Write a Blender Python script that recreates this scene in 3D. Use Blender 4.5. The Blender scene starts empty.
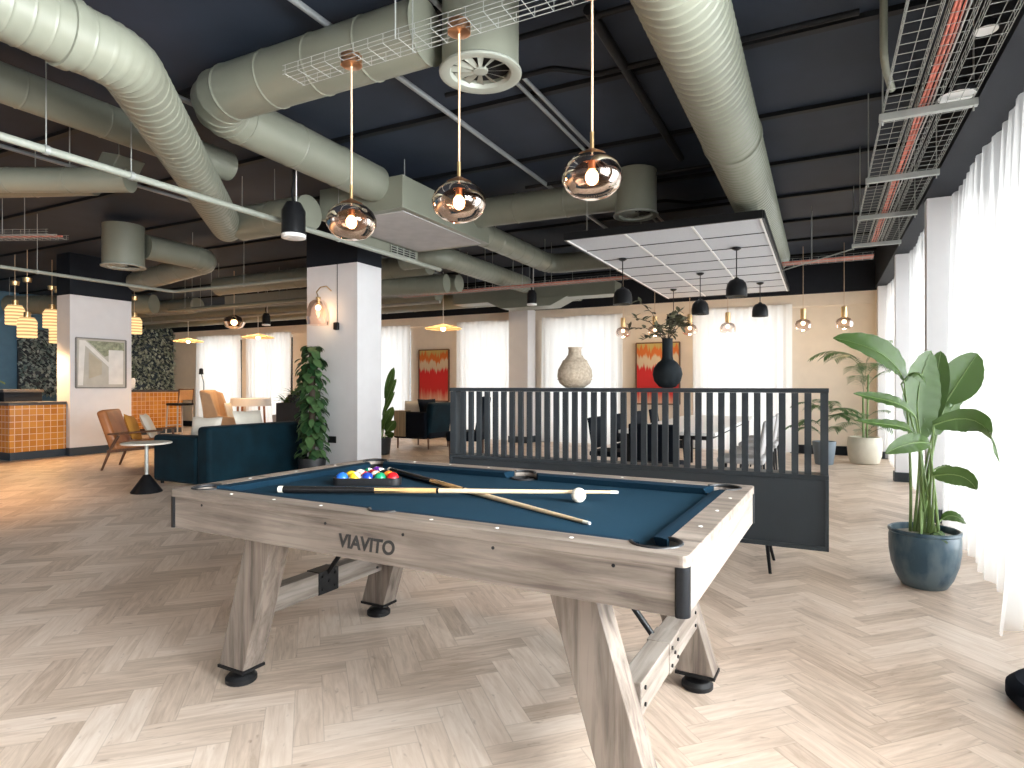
import bpy, bmesh, math, random
from math import sin, cos, pi, radians, sqrt
from mathutils import Vector, Matrix, Euler
random.seed(7)
S = bpy.context.scene
COL = S.collection

# ------------------------------------------------------------------ camera
cam = bpy.data.cameras.new('camera'); camo = bpy.data.objects.new('camera', cam); COL.objects.link(camo)
camo.location = (0, 0, 1.22); camo.rotation_euler = (pi/2, 0, radians(26.75))
cam.sensor_width = 36; cam.lens = 615/1024*36; cam.shift_y = 2/1024; cam.clip_start = .05
S.camera = camo
# ------------------------------------------------------------------ exposure, sky
vs = S.view_settings
vs.view_transform = 'Standard'; vs.look = 'None'; vs.gamma = 1; vs.use_curve_mapping = False; vs.exposure = 0.25
W = bpy.data.worlds.new('overcast'); S.world = W; W.use_nodes = True
W.node_tree.nodes['Background'].inputs[0].default_value = (.93, .96, 1, 1)
W.node_tree.nodes['Background'].inputs[1].default_value = .6
# ------------------------------------------------------------------ daylight outside the windows
def sky_light(name, loc, rot, sx, sy, power, col=(.94, .975, 1)):
    l = bpy.data.lights.new(name, 'AREA'); l.shape = 'RECTANGLE'; l.size = sx; l.size_y = sy; l.energy = power; l.color = col
    o = bpy.data.objects.new(name, l); COL.objects.link(o); o.location = loc; o.rotation_euler = rot
    return o
K = 1.0
RX = (0, radians(90), 0)                 # faces -X
for (y, sy, p) in ((1.4, 2.2, 600), (-1.3, 2.5, 560), (4.8, 3.5, 130), (8.0, 2.4, 96), (10.7, 2.5, 90)):
    h = 2.7 if y > 4 else 1.8                # light of the two unseen windows boosted, and raised off the near floor
    sky_light('daylight_right', (1.75, y, 2.75-h/2), RX, h, sy, p*K).data.spread = radians(120 if y > 4 else 150)
BY = (radians(-90), 0, 0)                # faces -Y
BACKWIN = [(-16.71, -14.9), (-14.57, -12.9), (-11.2, -8.96), (-7.56, -6.08), (-5.39, -3.67), (-2.2, -.52)]
for a, b in BACKWIN:
    sky_light('daylight_back', ((a+b)/2, 12.95, 1.38), BY, b-a, 2.6, 25*(b-a)*K)
FY = (radians(90), 0, 0)                 # faces +Y; fill light added through unseen openings behind the photographer
for x in (-1.5, -5.5, -9.5):
    sky_light('rear_fill', (x, -4.6, 1.6), FY, 2.4, 2.2, 34*K)

# ------------------------------------------------------------------ materials
def nt(name):
    m = bpy.data.materials.new(name); m.use_nodes = True
    t = m.node_tree; b = t.nodes['Principled BSDF']
    return m, t, b
def N(t, ty, **kw):
    n = t.nodes.new(ty)
    for k, v in kw.items():
        if k.startswith('i_'): n.inputs[int(k[2:])].default_value = v
        else: setattr(n, k, v)
    return n
def c4(c): return (c[0], c[1], c[2], 1)
def mat(name, col, rough=.5, metal=0, var=.08, scale=6, lo=.3, hi=.7, bump=0, bscale=60, spec=.5, col2=None, stretch=None, sheen=0):
    m, t, b = nt(name)
    b.inputs['Roughness'].default_value = rough; b.inputs['Metallic'].default_value = metal
    b.inputs['Specular IOR Level'].default_value = spec
    if sheen: b.inputs['Sheen Weight'].default_value = sheen
    tc = N(t, 'ShaderNodeTexCoord'); vec = tc.outputs['Object']
    if stretch:
        mp = N(t, 'ShaderNodeMapping'); mp.inputs['Scale'].default_value = stretch
        t.links.new(vec, mp.inputs[0]); vec = mp.outputs[0]
    no = N(t, 'ShaderNodeTexNoise'); no.inputs['Scale'].default_value = scale; no.inputs['Detail'].default_value = 4
    t.links.new(vec, no.inputs['Vector'])
    cr = N(t, 'ShaderNodeValToRGB'); cr.color_ramp.elements[0].position = lo; cr.color_ramp.elements[1].position = hi
    a = col2 if col2 else tuple(x*(1-var) for x in col)
    d = col if col2 else tuple(min(1, x*(1+var)) for x in col)
    cr.color_ramp.elements[0].color = c4(a); cr.color_ramp.elements[1].color = c4(d)
    t.links.new(no.outputs[0], cr.inputs[0]); t.links.new(cr.outputs[0], b.inputs['Base Color'])
    if bump:
        n2 = N(t, 'ShaderNodeTexNoise'); n2.inputs['Scale'].default_value = bscale
        t.links.new(vec, n2.inputs['Vector'])
        bp = N(t, 'ShaderNodeBump'); bp.inputs['Strength'].default_value = bump; bp.inputs['Distance'].default_value = .01
        t.links.new(n2.outputs[0], bp.inputs['Height']); t.links.new(bp.outputs[0], b.inputs['Normal'])
    return m
def emit(name, col, s):
    m = bpy.data.materials.new(name); m.use_nodes = True; t = m.node_tree; t.nodes.clear()
    e = N(t, 'ShaderNodeEmission'); e.inputs[0].default_value = c4(col); e.inputs[1].default_value = s
    o = N(t, 'ShaderNodeOutputMaterial'); t.links.new(e.outputs[0], o.inputs[0]); return m
def sheer(name, tl, df, tr):
    m = bpy.data.materials.new(name); m.use_nodes = True; t = m.node_tree; t.nodes.clear()
    a = N(t, 'ShaderNodeBsdfTranslucent'); a.inputs[0].default_value = (.95, .94, .92, 1)
    b = N(t, 'ShaderNodeBsdfDiffuse'); b.inputs[0].default_value = (.88, .87, .85, 1)
    c = N(t, 'ShaderNodeBsdfTransparent')
    m1 = N(t, 'ShaderNodeMixShader'); m1.inputs[0].default_value = df/(tl+df)
    m2 = N(t, 'ShaderNodeMixShader'); m2.inputs[0].default_value = tr
    t.links.new(a.outputs[0], m1.inputs[1]); t.links.new(b.outputs[0], m1.inputs[2])
    t.links.new(m1.outputs[0], m2.inputs[1]); t.links.new(c.outputs[0], m2.inputs[2])
    o = N(t, 'ShaderNodeOutputMaterial'); t.links.new(m2.outputs[0], o.inputs[0]); return m
def thin_glass(name, tint, gl=.5, edge=1.35, gc=(1, .97, .95)):
    m = bpy.data.materials.new(name); m.use_nodes = True; t = m.node_tree; t.nodes.clear()
    tr = N(t, 'ShaderNodeBsdfTransparent'); tr.inputs[0].default_value = c4(tint)
    g = N(t, 'ShaderNodeBsdfGlossy'); g.inputs['Roughness'].default_value = .03; g.inputs[0].default_value = c4(gc)
    f = N(t, 'ShaderNodeFresnel'); f.inputs[0].default_value = 1.5
    mu = N(t, 'ShaderNodeMath', operation='MULTIPLY'); mu.inputs[1].default_value = edge; mu.use_clamp = True
    mx = N(t, 'ShaderNodeMixShader')
    t.links.new(f.outputs[0], mu.inputs[0]); t.links.new(mu.outputs[0], mx.inputs[0])
    t.links.new(tr.outputs[0], mx.inputs[1]); t.links.new(g.outputs[0], mx.inputs[2])
    o = N(t, 'ShaderNodeOutputMaterial'); t.links.new(mx.outputs[0], o.inputs[0]); return m
def wood(name, c1, c2, axis, rough=.5, sc=1.0):
    s = [26*sc, 26*sc, 26*sc]; s[axis] = 1.6*sc
    m, t, b = nt(name); b.inputs['Roughness'].default_value = rough
    tc = N(t, 'ShaderNodeTexCoord'); mp = N(t, 'ShaderNodeMapping'); mp.inputs['Scale'].default_value = s
    t.links.new(tc.outputs['Object'], mp.inputs[0])
    n1 = N(t, 'ShaderNodeTexNoise'); n1.inputs['Scale'].default_value = 1; n1.inputs['Detail'].default_value = 6; n1.inputs['Roughness'].default_value = .65
    n1.inputs['Distortion'].default_value = .6
    t.links.new(mp.outputs[0], n1.inputs['Vector'])
    cr = N(t, 'ShaderNodeValToRGB'); e = cr.color_ramp.elements
    e[0].position = .34; e[0].color = c4(c2); e[1].position = .60; e[1].color = c4(c1)
    t.links.new(n1.outputs[0], cr.inputs[0])
    n2 = N(t, 'ShaderNodeTexNoise'); n2.inputs['Scale'].default_value = 3.2*sc; n2.inputs['Detail'].default_value = 3
    t.links.new(tc.outputs['Object'], n2.inputs['Vector'])
    mx = N(t, 'ShaderNodeMix', data_type='RGBA', blend_type='MULTIPLY'); mx.inputs[0].default_value = .5
    cr2 = N(t, 'ShaderNodeValToRGB'); cr2.color_ramp.elements[0].position = .35; cr2.color_ramp.elements[0].color = (.62, .6, .58, 1); cr2.color_ramp.elements[1].position = .6
    t.links.new(n2.outputs[0], cr2.inputs[0])
    t.links.new(cr.outputs[0], mx.inputs[6]); t.links.new(cr2.outputs[0], mx.inputs[7]); t.links.new(mx.outputs[2], b.inputs['Base Color'])
    bp = N(t, 'ShaderNodeBump'); bp.inputs['Strength'].default_value = .15; bp.inputs['Distance'].default_value = .004
    t.links.new(n1.outputs[0], bp.inputs['Height']); t.links.new(bp.outputs[0], b.inputs['Normal'])
    return m
def leafmat(name, c1, c2, rough=.4, trans=.25):
    m, t, b = nt(name); b.inputs['Roughness'].default_value = rough; b.inputs['Specular IOR Level'].default_value = .32
    g = N(t, 'ShaderNodeNewGeometry'); cr = N(t, 'ShaderNodeValToRGB')
    cr.color_ramp.elements[0].color = c4(c1); cr.color_ramp.elements[1].color = c4(c2)
    t.links.new(g.outputs['Random Per Island'], cr.inputs[0]); t.links.new(cr.outputs[0], b.inputs['Base Color'])
    tl = N(t, 'ShaderNodeBsdfTranslucent'); t.links.new(cr.outputs[0], tl.inputs[0])
    mx = N(t, 'ShaderNodeMixShader'); mx.inputs[0].default_value = trans
    o = t.nodes['Material Output']
    t.links.new(b.outputs[0], mx.inputs[1]); t.links.new(tl.outputs[0], mx.inputs[2]); t.links.new(mx.outputs[0], o.inputs[0])
    return m

def herringbone(name):
    """oak herringbone: planks L = 4 W laid at 45 degrees to the walls"""
    m, t, b = nt(name)
    L = t.links
    def M(op, a, bb=None, c=None):
        n = N(t, 'ShaderNodeMath', operation=op)
        for i, v in enumerate((a, bb, c)):
            if v is None: continue
            if isinstance(v, (int, float)): n.inputs[i].default_value = v
            else: L.new(v, n.inputs[i])
        return n.outputs[0]
    Wd = .1025; n = 4
    tc = N(t, 'ShaderNodeTexCoord'); sp = N(t, 'ShaderNodeSeparateXYZ'); L.new(tc.outputs['Object'], sp.inputs[0])
    x = M('ADD', sp.outputs[0], .365); y = sp.outputs[1]
    k = 1/(sqrt(2)*Wd)
    u = M('MULTIPLY', M('ADD', x, y), k); v = M('MULTIPLY', M('SUBTRACT', y, x), k)
    i = M('FLOOR', u); j = M('FLOOR', v)
    kk = M('FLOORED_MODULO', M('SUBTRACT', i, j), 2*n)
    hor = M('LESS_THAN', kk, n-.5)
    lxh = M('ADD', M('SUBTRACT', u, i), kk); lyh = M('SUBTRACT', v, j)
    kv = M('SUBTRACT', 2*n-1, kk)
    lxv = M('ADD', M('SUBTRACT', v, j), kv); lyv = M('SUBTRACT', u, i)
    def mix(a, bb):  # hor ? a : bb
        return M('ADD', M('MULTIPLY', a, hor), M('MULTIPLY', bb, M('SUBTRACT', 1, hor)))
    lx = mix(lxh, lxv); ly = mix(lyh, lyv)
    idx = mix(M('SUBTRACT', i, kk), M('ADD', i, 371.5)); idy = mix(j, M('SUBTRACT', j, kv))
    cb = N(t, 'ShaderNodeCombineXYZ'); L.new(idx, cb.inputs[0]); L.new(idy, cb.inputs[1])
    wn = N(t, 'ShaderNodeTexWhiteNoise'); L.new(cb.outputs[0], wn.inputs['Vector'])
    rs = N(t, 'ShaderNodeSeparateColor'); L.new(wn.outputs['Color'], rs.inputs[0])
    # grain
    gv = N(t, 'ShaderNodeCombineXYZ')
    L.new(M('ADD', M('MULTIPLY', lx, .28), M('MULTIPLY', rs.outputs[0], 60)), gv.inputs[0])
    L.new(M('ADD', M('MULTIPLY', ly, 2.6), M('MULTIPLY', rs.outputs[1], 60)), gv.inputs[1])
    g = N(t, 'ShaderNodeTexNoise'); g.inputs['Scale'].default_value = 1.6; g.inputs['Detail'].default_value = 5; g.inputs['Roughness'].default_value = .6
    g.inputs['Distortion'].default_value = .8
    L.new(gv.outputs[0], g.inputs['Vector'])
    kn = N(t, 'ShaderNodeTexNoise'); kn.inputs['Scale'].default_value = 3.1; kn.inputs['Detail'].default_value = 2
    kvv = N(t, 'ShaderNodeCombineXYZ'); L.new(M('ADD', M('MULTIPLY', lx, .45), M('MULTIPLY', rs.outputs[1], 40)), kvv.inputs[0]); L.new(M('ADD', ly, M('MULTIPLY', rs.outputs[0], 50)), kvv.inputs[1])
    L.new(kvv.outputs[0], kn.inputs['Vector'])
    knot = N(t, 'ShaderNodeMapRange'); knot.inputs[1].default_value = .66; knot.inputs[2].default_value = .78; knot.inputs[3].default_value = 0; knot.inputs[4].default_value = .55
    L.new(kn.outputs[0], knot.inputs[0])
    base = N(t, 'ShaderNodeValToRGB'); e = base.color_ramp.elements
    e[0].position = 0; e[0].color = (.46, .35, .268, 1); e[1].position = 1; e[1].color = (.785, .665, .565, 1)
    e2 = base.color_ramp.elements.new(.5); e2.color = (.655, .522, .42, 1)
    L.new(M('ADD', M('MULTIPLY', rs.outputs[2], .62), M('MULTIPLY', M('SUBTRACT', g.outputs[0], .4), 1.6)), base.inputs[0])
    mx = N(t, 'ShaderNodeMix', data_type='RGBA', blend_type='MIX'); L.new(knot.outputs[0], mx.inputs[0]); L.new(base.outputs[0], mx.inputs[6]); mx.inputs[7].default_value = (.2, .125, .08, 1)
    # joints
    ex = M('MINIMUM', lx, M('SUBTRACT', n, lx)); ey = M('MINIMUM', ly, M('SUBTRACT', 1, ly))
    ed = M('MINIMUM', ex, ey)
    jr = N(t, 'ShaderNodeMapRange'); jr.inputs[1].default_value = .006; jr.inputs[2].default_value = .028; jr.inputs[3].default_value = .3; jr.inputs[4].default_value = 0
    L.new(ed, jr.inputs[0])
    mx2 = N(t, 'ShaderNodeMix', data_type='RGBA', blend_type='MIX'); L.new(jr.outputs[0], mx2.inputs[0]); L.new(mx.outputs[2], mx2.inputs[6]); mx2.inputs[7].default_value = (.22, .15, .1, 1)
    L.new(mx2.outputs[2], b.inputs['Base Color'])
    b.inputs['Roughness'].default_value = .42; b.inputs['Specular IOR Level'].default_value = .45
    return m

def tiles(name, c1, c2, grout, size, rough=.15):
    m, t, b = nt(name); L = t.links
    tc = N(t, 'ShaderNodeTexCoord'); sp = N(t, 'ShaderNodeSeparateXYZ'); L.new(tc.outputs['Object'], sp.inputs[0])
    def M(op, a, bb=None):
        n = N(t, 'ShaderNodeMath', operation=op)
        for i, v in enumerate((a, bb)):
            if v is None: continue
            if isinstance(v, (int, float)): n.inputs[i].default_value = v
            else: L.new(v, n.inputs[i])
        return n.outputs[0]
    s = M('ADD', sp.outputs[0], sp.outputs[1])
    fx = M('DIVIDE', s, size); fz = M('DIVIDE', sp.outputs[2], size)
    ix = M('FLOOR', fx); iz = M('FLOOR', fz); lx = M('SUBTRACT', fx, ix); lz = M('SUBTRACT', fz, iz)
    ed = M('MINIMUM', M('MINIMUM', lx, M('SUBTRACT', 1, lx)), M('MINIMUM', lz, M('SUBTRACT', 1, lz)))
    cb = N(t, 'ShaderNodeCombineXYZ'); L.new(ix, cb.inputs[0]); L.new(iz, cb.inputs[1])
    wn = N(t, 'ShaderNodeTexWhiteNoise'); L.new(cb.outputs[0], wn.inputs['Vector'])
    cr = N(t, 'ShaderNodeValToRGB'); cr.color_ramp.elements[0].color = c4(c1); cr.color_ramp.elements[1].color = c4(c2); L.new(wn.outputs[0], cr.inputs[0])
    mr = N(t, 'ShaderNodeMath', operation='LESS_THAN'); L.new(ed, mr.inputs[0]); mr.inputs[1].default_value = .045
    mx = N(t, 'ShaderNodeMix', data_type='RGBA'); L.new(mr.outputs[0], mx.inputs[0]); L.new(cr.outputs[0], mx.inputs[6]); mx.inputs[7].default_value = c4(grout)
    L.new(mx.outputs[2], b.inputs['Base Color']); b.inputs['Roughness'].default_value = rough
    bp = N(t, 'ShaderNodeBump'); bp.inputs['Strength'].default_value = .5; bp.inputs['Distance'].default_value = .01
    L.new(M('MINIMUM', ed, .12), bp.inputs['Height']); L.new(bp.outputs[0], b.inputs['Normal'])
    return m

MT = {}
MT['floor'] = herringbone('oak_herringbone')
MT['ceil'] = mat('navy_ceiling', (.025, .034, .052), .6, spec=.25, var=.15, scale=2)
MT['navy'] = mat('navy_paint', (.011, .014, .020), .6, spec=.2)
MT['blackmetal'] = mat('black_metal', (.007, .0075, .009), .42, spec=.25)
MT['blackpipe'] = mat('black_pipe', (.008, .009, .011), .5, spec=.2)
MT['beige'] = mat('beige_plaster', (.80, .70, .585), .85, var=.03)
MT['white'] = mat('white_plaster', (.74, .73, .74), .8, var=.02)
MT['whitegloss'] = mat('white_paint', (.82, .81, .79), .45, var=.02)
MT['blue'] = mat('blue_paint', (.08, .19, .3), .7)
MT['sage'] = mat('sage_duct_paint', (.19, .198, .156), .42, var=.05, scale=3)
MT['sagelight'] = mat('pale_sage_metal', (.27, .285, .245), .4, var=.04)
MT['galv'] = mat('galvanised_steel', (.35, .365, .345), .4, metal=.3, var=.08)
MT['conduit'] = mat('steel_conduit', (.34, .36, .37), .35, metal=.5)
MT['sheer'] = sheer('sheer_voile', .62, .38, .03)
MT['sheerlight'] = sheer('light_sheer_voile', .62, .38, .66)
MT['pane'] = thin_glass('window_glass', (.97, .98, .98))
MT['oakx'] = wood('weathered_oak_long', (.265, .22, .185), (.105, .082, .066), 0)
MT['oakz'] = wood('weathered_oak_upright', (.265, .22, .185), (.105, .082, .066), 2)
MT['oaky'] = wood('weathered_oak_cross_lit', (.32, .28, .245), (.155, .125, .103), 1)  # same oak, lightened for the table ends that catch the window light
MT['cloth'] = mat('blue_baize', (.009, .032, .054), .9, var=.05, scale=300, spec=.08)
MT['cushioncloth'] = mat('shaded_cushion_baize', (.005, .020, .036), .9, var=.05, scale=300, spec=.08)  # same baize, darkened for the shade on the cushions
MT['leather'] = mat('black_leather', (.01, .011, .013), .45)
MT['pearl'] = mat('pearl_inlay', (.85, .84, .8), .2)
MT['logo'] = mat('logo_black', (.02, .02, .02), .5)
MT['slate'] = mat('slate_grey_paint', (.033, .041, .048), .45, var=.04, spec=.25)
MT['copper'] = mat('brushed_copper', (.78, .42, .24), .28, metal=1, var=.05)
MT['brass'] = mat('brass', (.70, .48, .24), .3, metal=1)
MT['cord'] = mat('copper_cord', (.62, .45, .30), .5)
MT['smoke'] = thin_glass('smoked_glass', (.82, .61, .50), edge=1.15, gc=(1, .86, .76))
MT['clear'] = thin_glass('clear_glass', (.93, .83, .78), edge=.55)
MT['bulb'] = emit('warm_bulb', (1, .72, .40), 14)
MT['bulb2'] = emit('warm_bulb_soft', (1, .80, .55), 5)
MT['amber'] = emit('glowing_ribbed_glass', (1, .62, .28), 1.0)
_t = MT['amber'].node_tree; _tc = N(_t, 'ShaderNodeTexCoord'); _sp = N(_t, 'ShaderNodeSeparateXYZ'); _t.links.new(_tc.outputs['Object'], _sp.inputs[0])
_m = N(_t, 'ShaderNodeMath', operation='MULTIPLY'); _m.inputs[1].default_value = 110; _t.links.new(_sp.outputs[2], _m.inputs[0])
_s = N(_t, 'ShaderNodeMath', operation='SINE'); _t.links.new(_m.outputs[0], _s.inputs[0])
_r = N(_t, 'ShaderNodeMapRange'); _r.inputs[1].default_value = -1; _r.inputs[3].default_value = .55; _r.inputs[4].default_value = 1.5; _t.links.new(_s.outputs[0], _r.inputs[0])
_t.links.new(_r.outputs[0], [n for n in _t.nodes if n.type == 'EMISSION'][0].inputs[1])
MT['rattan'] = mat('woven_rattan', (.70, .47, .25), .7, var=.25, scale=60)
_m = MT['rattan']; _t = _m.node_tree; _b = _t.nodes['Principled BSDF']; _x = N(_t, 'ShaderNodeBsdfTranslucent'); _x.inputs[0].default_value = (.85, .58, .30, 1)
_mx = N(_t, 'ShaderNodeMixShader'); _mx.inputs[0].default_value = .55; _t.links.new(_b.outputs[0], _mx.inputs[1]); _t.links.new(_x.outputs[0], _mx.inputs[2]); _t.links.new(_mx.outputs[0], _t.nodes['Material Output'].inputs[0])
MT['acoustic'] = mat('acoustic_tile', (.54, .55, .58), .8, var=.06, scale=90)
MT['teal'] = mat('teal_velvet', (.0015, .0155, .025), .75, var=.35, scale=4, spec=.15, sheen=.03)
MT['navyshade'] = mat('dark_navy_and_shade_fabric', (.006, .009, .015), .85, spec=.12)  # also the painted shade on the teal armchair
MT['tan'] = mat('tan_leather', (.40, .15, .05), .45, var=.15)
MT['walnut'] = wood('walnut', (.17, .075, .035), (.08, .035, .017), 2, .4)
MT['mustard'] = mat('mustard_fabric', (.55, .25, .04), .9)
MT['cream'] = mat('cream_fabric', (.72, .67, .58), .9)
MT['greyfab'] = mat('grey_fabric', (.42, .41, .41), .9)
MT['beigefab'] = mat('tan_fabric', (.48, .31, .18), .85)
MT['tile'] = tiles('amber_tile', (.50, .17, .02), (.66, .27, .04), (.78, .55, .34), .105)
MT['worktop'] = mat('dark_stone_top', (.06, .055, .055), .3)
MT['kick'] = mat('navy_kickboard', (.03, .045, .06), .5)
MT['pot'] = mat('blue_glazed_pot', (.018, .055, .085), .28, var=.5, scale=11, col2=(.085, .125, .15), bump=.35, bscale=18, stretch=(1, 1, .5), lo=.42, hi=.62)
MT['creampot'] = mat('cream_pot', (.66, .62, .52), .7)
MT['greypot'] = mat('grey_blue_pot', (.16, .20, .24), .6)
MT['blackpot'] = mat('black_pot', (.013, .014, .016), .5)
MT['soil'] = mat('pebble_soil', (.36, .33, .28), .9, var=.5, scale=60, bump=.6)
MT['bop'] = leafmat('banana_leaf', (.026, .066, .017), (.095, .165, .042), .24, .22)
MT['stem'] = mat('green_stem', (.14, .22, .06), .5)
MT['pothos'] = leafmat('pothos_leaf', (.016, .06, .02), (.11, .20, .075), .4, .12)
MT['palm'] = leafmat('palm_leaf', (.045, .11, .035), (.13, .21, .08), .45, .25)
MT['moss'] = leafmat('green_wall_leaf', (.16, .26, .25), (.78, .85, .82), .6, .15)
MT['moss2'] = leafmat('olive_wall_leaf', (.16, .19, .12), (.70, .72, .60), .6, .15)
MT['euc'] = leafmat('dried_eucalyptus', (.06, .065, .04), (.15, .145, .09), .6, .1)
MT['bark'] = mat('twig_bark', (.07, .05, .035), .8)
MT['vase1'] = mat('woven_beige', (.42, .35, .27), .85, var=.25, scale=50, bump=.8, bscale=50)
MT['vase2'] = mat('matte_slate_ceramic', (.009, .014, .018), .7, spec=.2)
MT['grain1'] = wood('cue_maple', (.75, .58, .38), (.62, .45, .27), 0, .25)
MT['ivory'] = mat('ivory', (.85, .80, .68), .18, var=.02)
MT['ebony'] = mat('black_cue_butt', (.012, .011, .011), .25)
MT['cuewood'] = mat('amber_cue_wood', (.55, .33, .14), .25)
MT['redcable'] = mat('red_cable', (.55, .17, .12), .6, var=.3, scale=20)
MT['throw'] = mat('striped_throw', (.42, .33, .20), .9, col2=(.2, .16, .1), stretch=(60, 60, 1), scale=1)
MT['mirrorframe'] = mat('thin_metal_frame', (.25, .24, .23), .4, metal=.6)
MT['blackplastic'] = mat('black_plastic', (.010, .010, .011), .45, spec=.3)
MT['dark'] = mat('hollow_shade_black', (.006, .006, .007), .8)  # black put in for shade inside vents; cups and outlets share it

# ------------------------------------------------------------------ mesh builder
def frame(tan):
    t = tan.normalized(); up = Vector((0, 0, 1)) if abs(t.z) < .95 else Vector((1, 0, 0))
    a = t.cross(up).normalized(); b = a.cross(t).normalized()
    return a, b
class MB:
    def __init__(s): s.v = []; s.f = []
    def add(s, vs, fs):
        o = len(s.v); s.v += [tuple(p) for p in vs]; s.f += [tuple(i+o for i in f) for f in fs]; return s
    def box(s, c, d, rot=None):
        x, y, z = d[0]/2, d[1]/2, d[2]/2
        vs = [Vector(p) for p in ((-x,-y,-z),(x,-y,-z),(x,y,-z),(-x,y,-z),(-x,-y,z),(x,-y,z),(x,y,z),(-x,y,z))]
        if rot is not None:
            R = Euler(rot).to_matrix(); vs = [R @ p for p in vs]
        C = Vector(c)
        return s.add([p+C for p in vs], [(3,2,1,0),(4,5,6,7),(0,1,5,4),(1,2,6,5),(2,3,7,6),(3,0,4,7)])
    def bb(s, x0, x1, y0, y1, z0, z1): return s.box(((x0+x1)/2, (y0+y1)/2, (z0+z1)/2), (x1-x0, y1-y0, z1-z0))
    def hexa(s, bot, top):
        return s.add(list(bot)+list(top), [(3,2,1,0),(4,5,6,7),(0,1,5,4),(1,2,6,5),(2,3,7,6),(3,0,4,7)])
    def bar(s, a, b, w, h, up=(0, 0, 1)):
        a = Vector(a); b = Vector(b); t = (b-a).normalized(); u = Vector(up)
        if abs(t.dot(u)) > .98: u = Vector((1, 0, 0))
        x = t.cross(u).normalized()*(w/2); y = x.cross(t).normalized()*(h/2)
        return s.hexa([a-x-y, a+x-y, a+x+y, a-x+y][::-1], [b-x-y, b+x-y, b+x+y, b-x+y][::-1])
    def tube(s, pts, r, n=8, cap=True):
        P = [Vector(p) for p in pts]; m = len(P)
        R = r if isinstance(r, (list, tuple)) else [r]*m
        T = [(P[min(i+1, m-1)]-P[max(i-1, 0)]).normalized() for i in range(m)]
        a, b = frame(T[0]); vs = []
        for i in range(m):
            if i:
                q = T[i-1].rotation_difference(T[i]); a = q @ a; b = q @ b
            vs += [P[i]+(a*cos(2*pi*k/n)+b*sin(2*pi*k/n))*R[i] for k in range(n)]
        fs = [(i*n+k, i*n+(k+1) % n, (i+1)*n+(k+1) % n, (i+1)*n+k) for i in range(m-1) for k in range(n)]
        if cap: fs += [tuple(range(n))[::-1], tuple((m-1)*n+k for k in range(n))]
        return s.add(vs, fs)
    def lathe(s, prof, c=(0, 0, 0), n=28, cap=True):
        vs = []; C = Vector(c)
        for r, z in prof: vs += [C+Vector((max(r, 1e-4)*cos(2*pi*k/n), max(r, 1e-4)*sin(2*pi*k/n), z)) for k in range(n)]
        m = len(prof)
        fs = [(i*n+k, i*n+(k+1) % n, (i+1)*n+(k+1) % n, (i+1)*n+k) for i in range(m-1) for k in range(n)]
        if cap: fs += [tuple(range(n))[::-1], tuple((m-1)*n+k for k in range(n))]
        return s.add(vs, fs)
    def sphere(s, c, r, n=20, m=12, sc=(1, 1, 1)):
        C = Vector(c); vs = []
        for i in range(m+1):
            a = pi*i/m
            vs += [C+Vector((r*sc[0]*max(sin(a), 1e-4)*cos(2*pi*k/n), r*sc[1]*max(sin(a), 1e-4)*sin(2*pi*k/n), -r*sc[2]*cos(a))) for k in range(n)]
        return s.add(vs, [(i*n+k, i*n+(k+1) % n, (i+1)*n+(k+1) % n, (i+1)*n+k) for i in range(m) for k in range(n)])
    def prism(s, poly, z0, z1):
        n = len(poly)
        return s.add([(x, y, z0) for x, y in poly]+[(x, y, z1) for x, y in poly],
                     [tuple(range(n))[::-1], tuple(range(n, 2*n))]+[(i, (i+1) % n, n+(i+1) % n, n+i) for i in range(n)])
    def build(s, name, m, parent=None, bevel=0, smooth=True, seg=2, loc=None):
        me = bpy.data.meshes.new(name); me.from_pydata(s.v, [], s.f)
        me.materials.append(MT[m] if isinstance(m, str) else m); me.update()
        if smooth:
            me.polygons.foreach_set('use_smooth', [True]*len(me.polygons))
            me.set_sharp_from_angle(angle=radians(38))
        o = bpy.data.objects.new(name, me); COL.objects.link(o)
        if parent: o.parent = parent
        if loc: o.location = loc
        if bevel:
            b = o.modifiers.new('bevel', 'BEVEL'); b.width = bevel; b.segments = seg; b.limit_method = 'ANGLE'
        return o
def tag(o, label, cat, group=None):
    o['label'] = label; o['category'] = cat
    if group: o['group'] = group
    return o
def thing(name, label, cat, loc=(0, 0, 0), rz=0, group=None):
    o = bpy.data.objects.new(name, None); COL.objects.link(o); o.location = loc; o.rotation_euler = (0, 0, rz); o.empty_display_size = .1
    return tag(o, label, cat, group)
def struct(o): o['kind'] = 'structure'; return o
def dup(root, loc, rz=None, label=None):
    def cp(o, par):
        c = o.copy(); COL.objects.link(c)
        if par: c.parent = par
        for ch in list(o.children): cp(ch, c)
        return c
    r = cp(root, None); r.location = loc
    if rz is not None: r.rotation_euler = (0, 0, rz)
    if label: r['label'] = label
    return r
def arc_path(pts, rad, seg=6):
    """polyline with rounded corners"""
    P = [Vector(p) for p in pts]; out = [P[0]]
    for i in range(1, len(P)-1):
        a = (P[i-1]-P[i]).normalized(); b = (P[i+1]-P[i]).normalized()
        ang = a.angle(b); d = rad/math.tan(ang/2); d = min(d, (P[i-1]-P[i]).length*.49, (P[i+1]-P[i]).length*.49)
        p0 = P[i]+a*d; p1 = P[i]+b*d
        for k in range(seg+1):
            t = k/seg; out.append(p0*(1-t)**2+P[i]*2*t*(1-t)+p1*t*t)
    out.append(P[-1]); return out
def resample(path, step):
    out = [path[0].copy()]; 
    for a, b in zip(path, path[1:]):
        l = (b-a).length; n = max(1, round(l/step))
        for k in range(1, n+1): out.append(a.lerp(b, k/n))
    return out
def tubemesh(pts, r, n=8): return MB().tube(pts, r, n)

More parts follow.
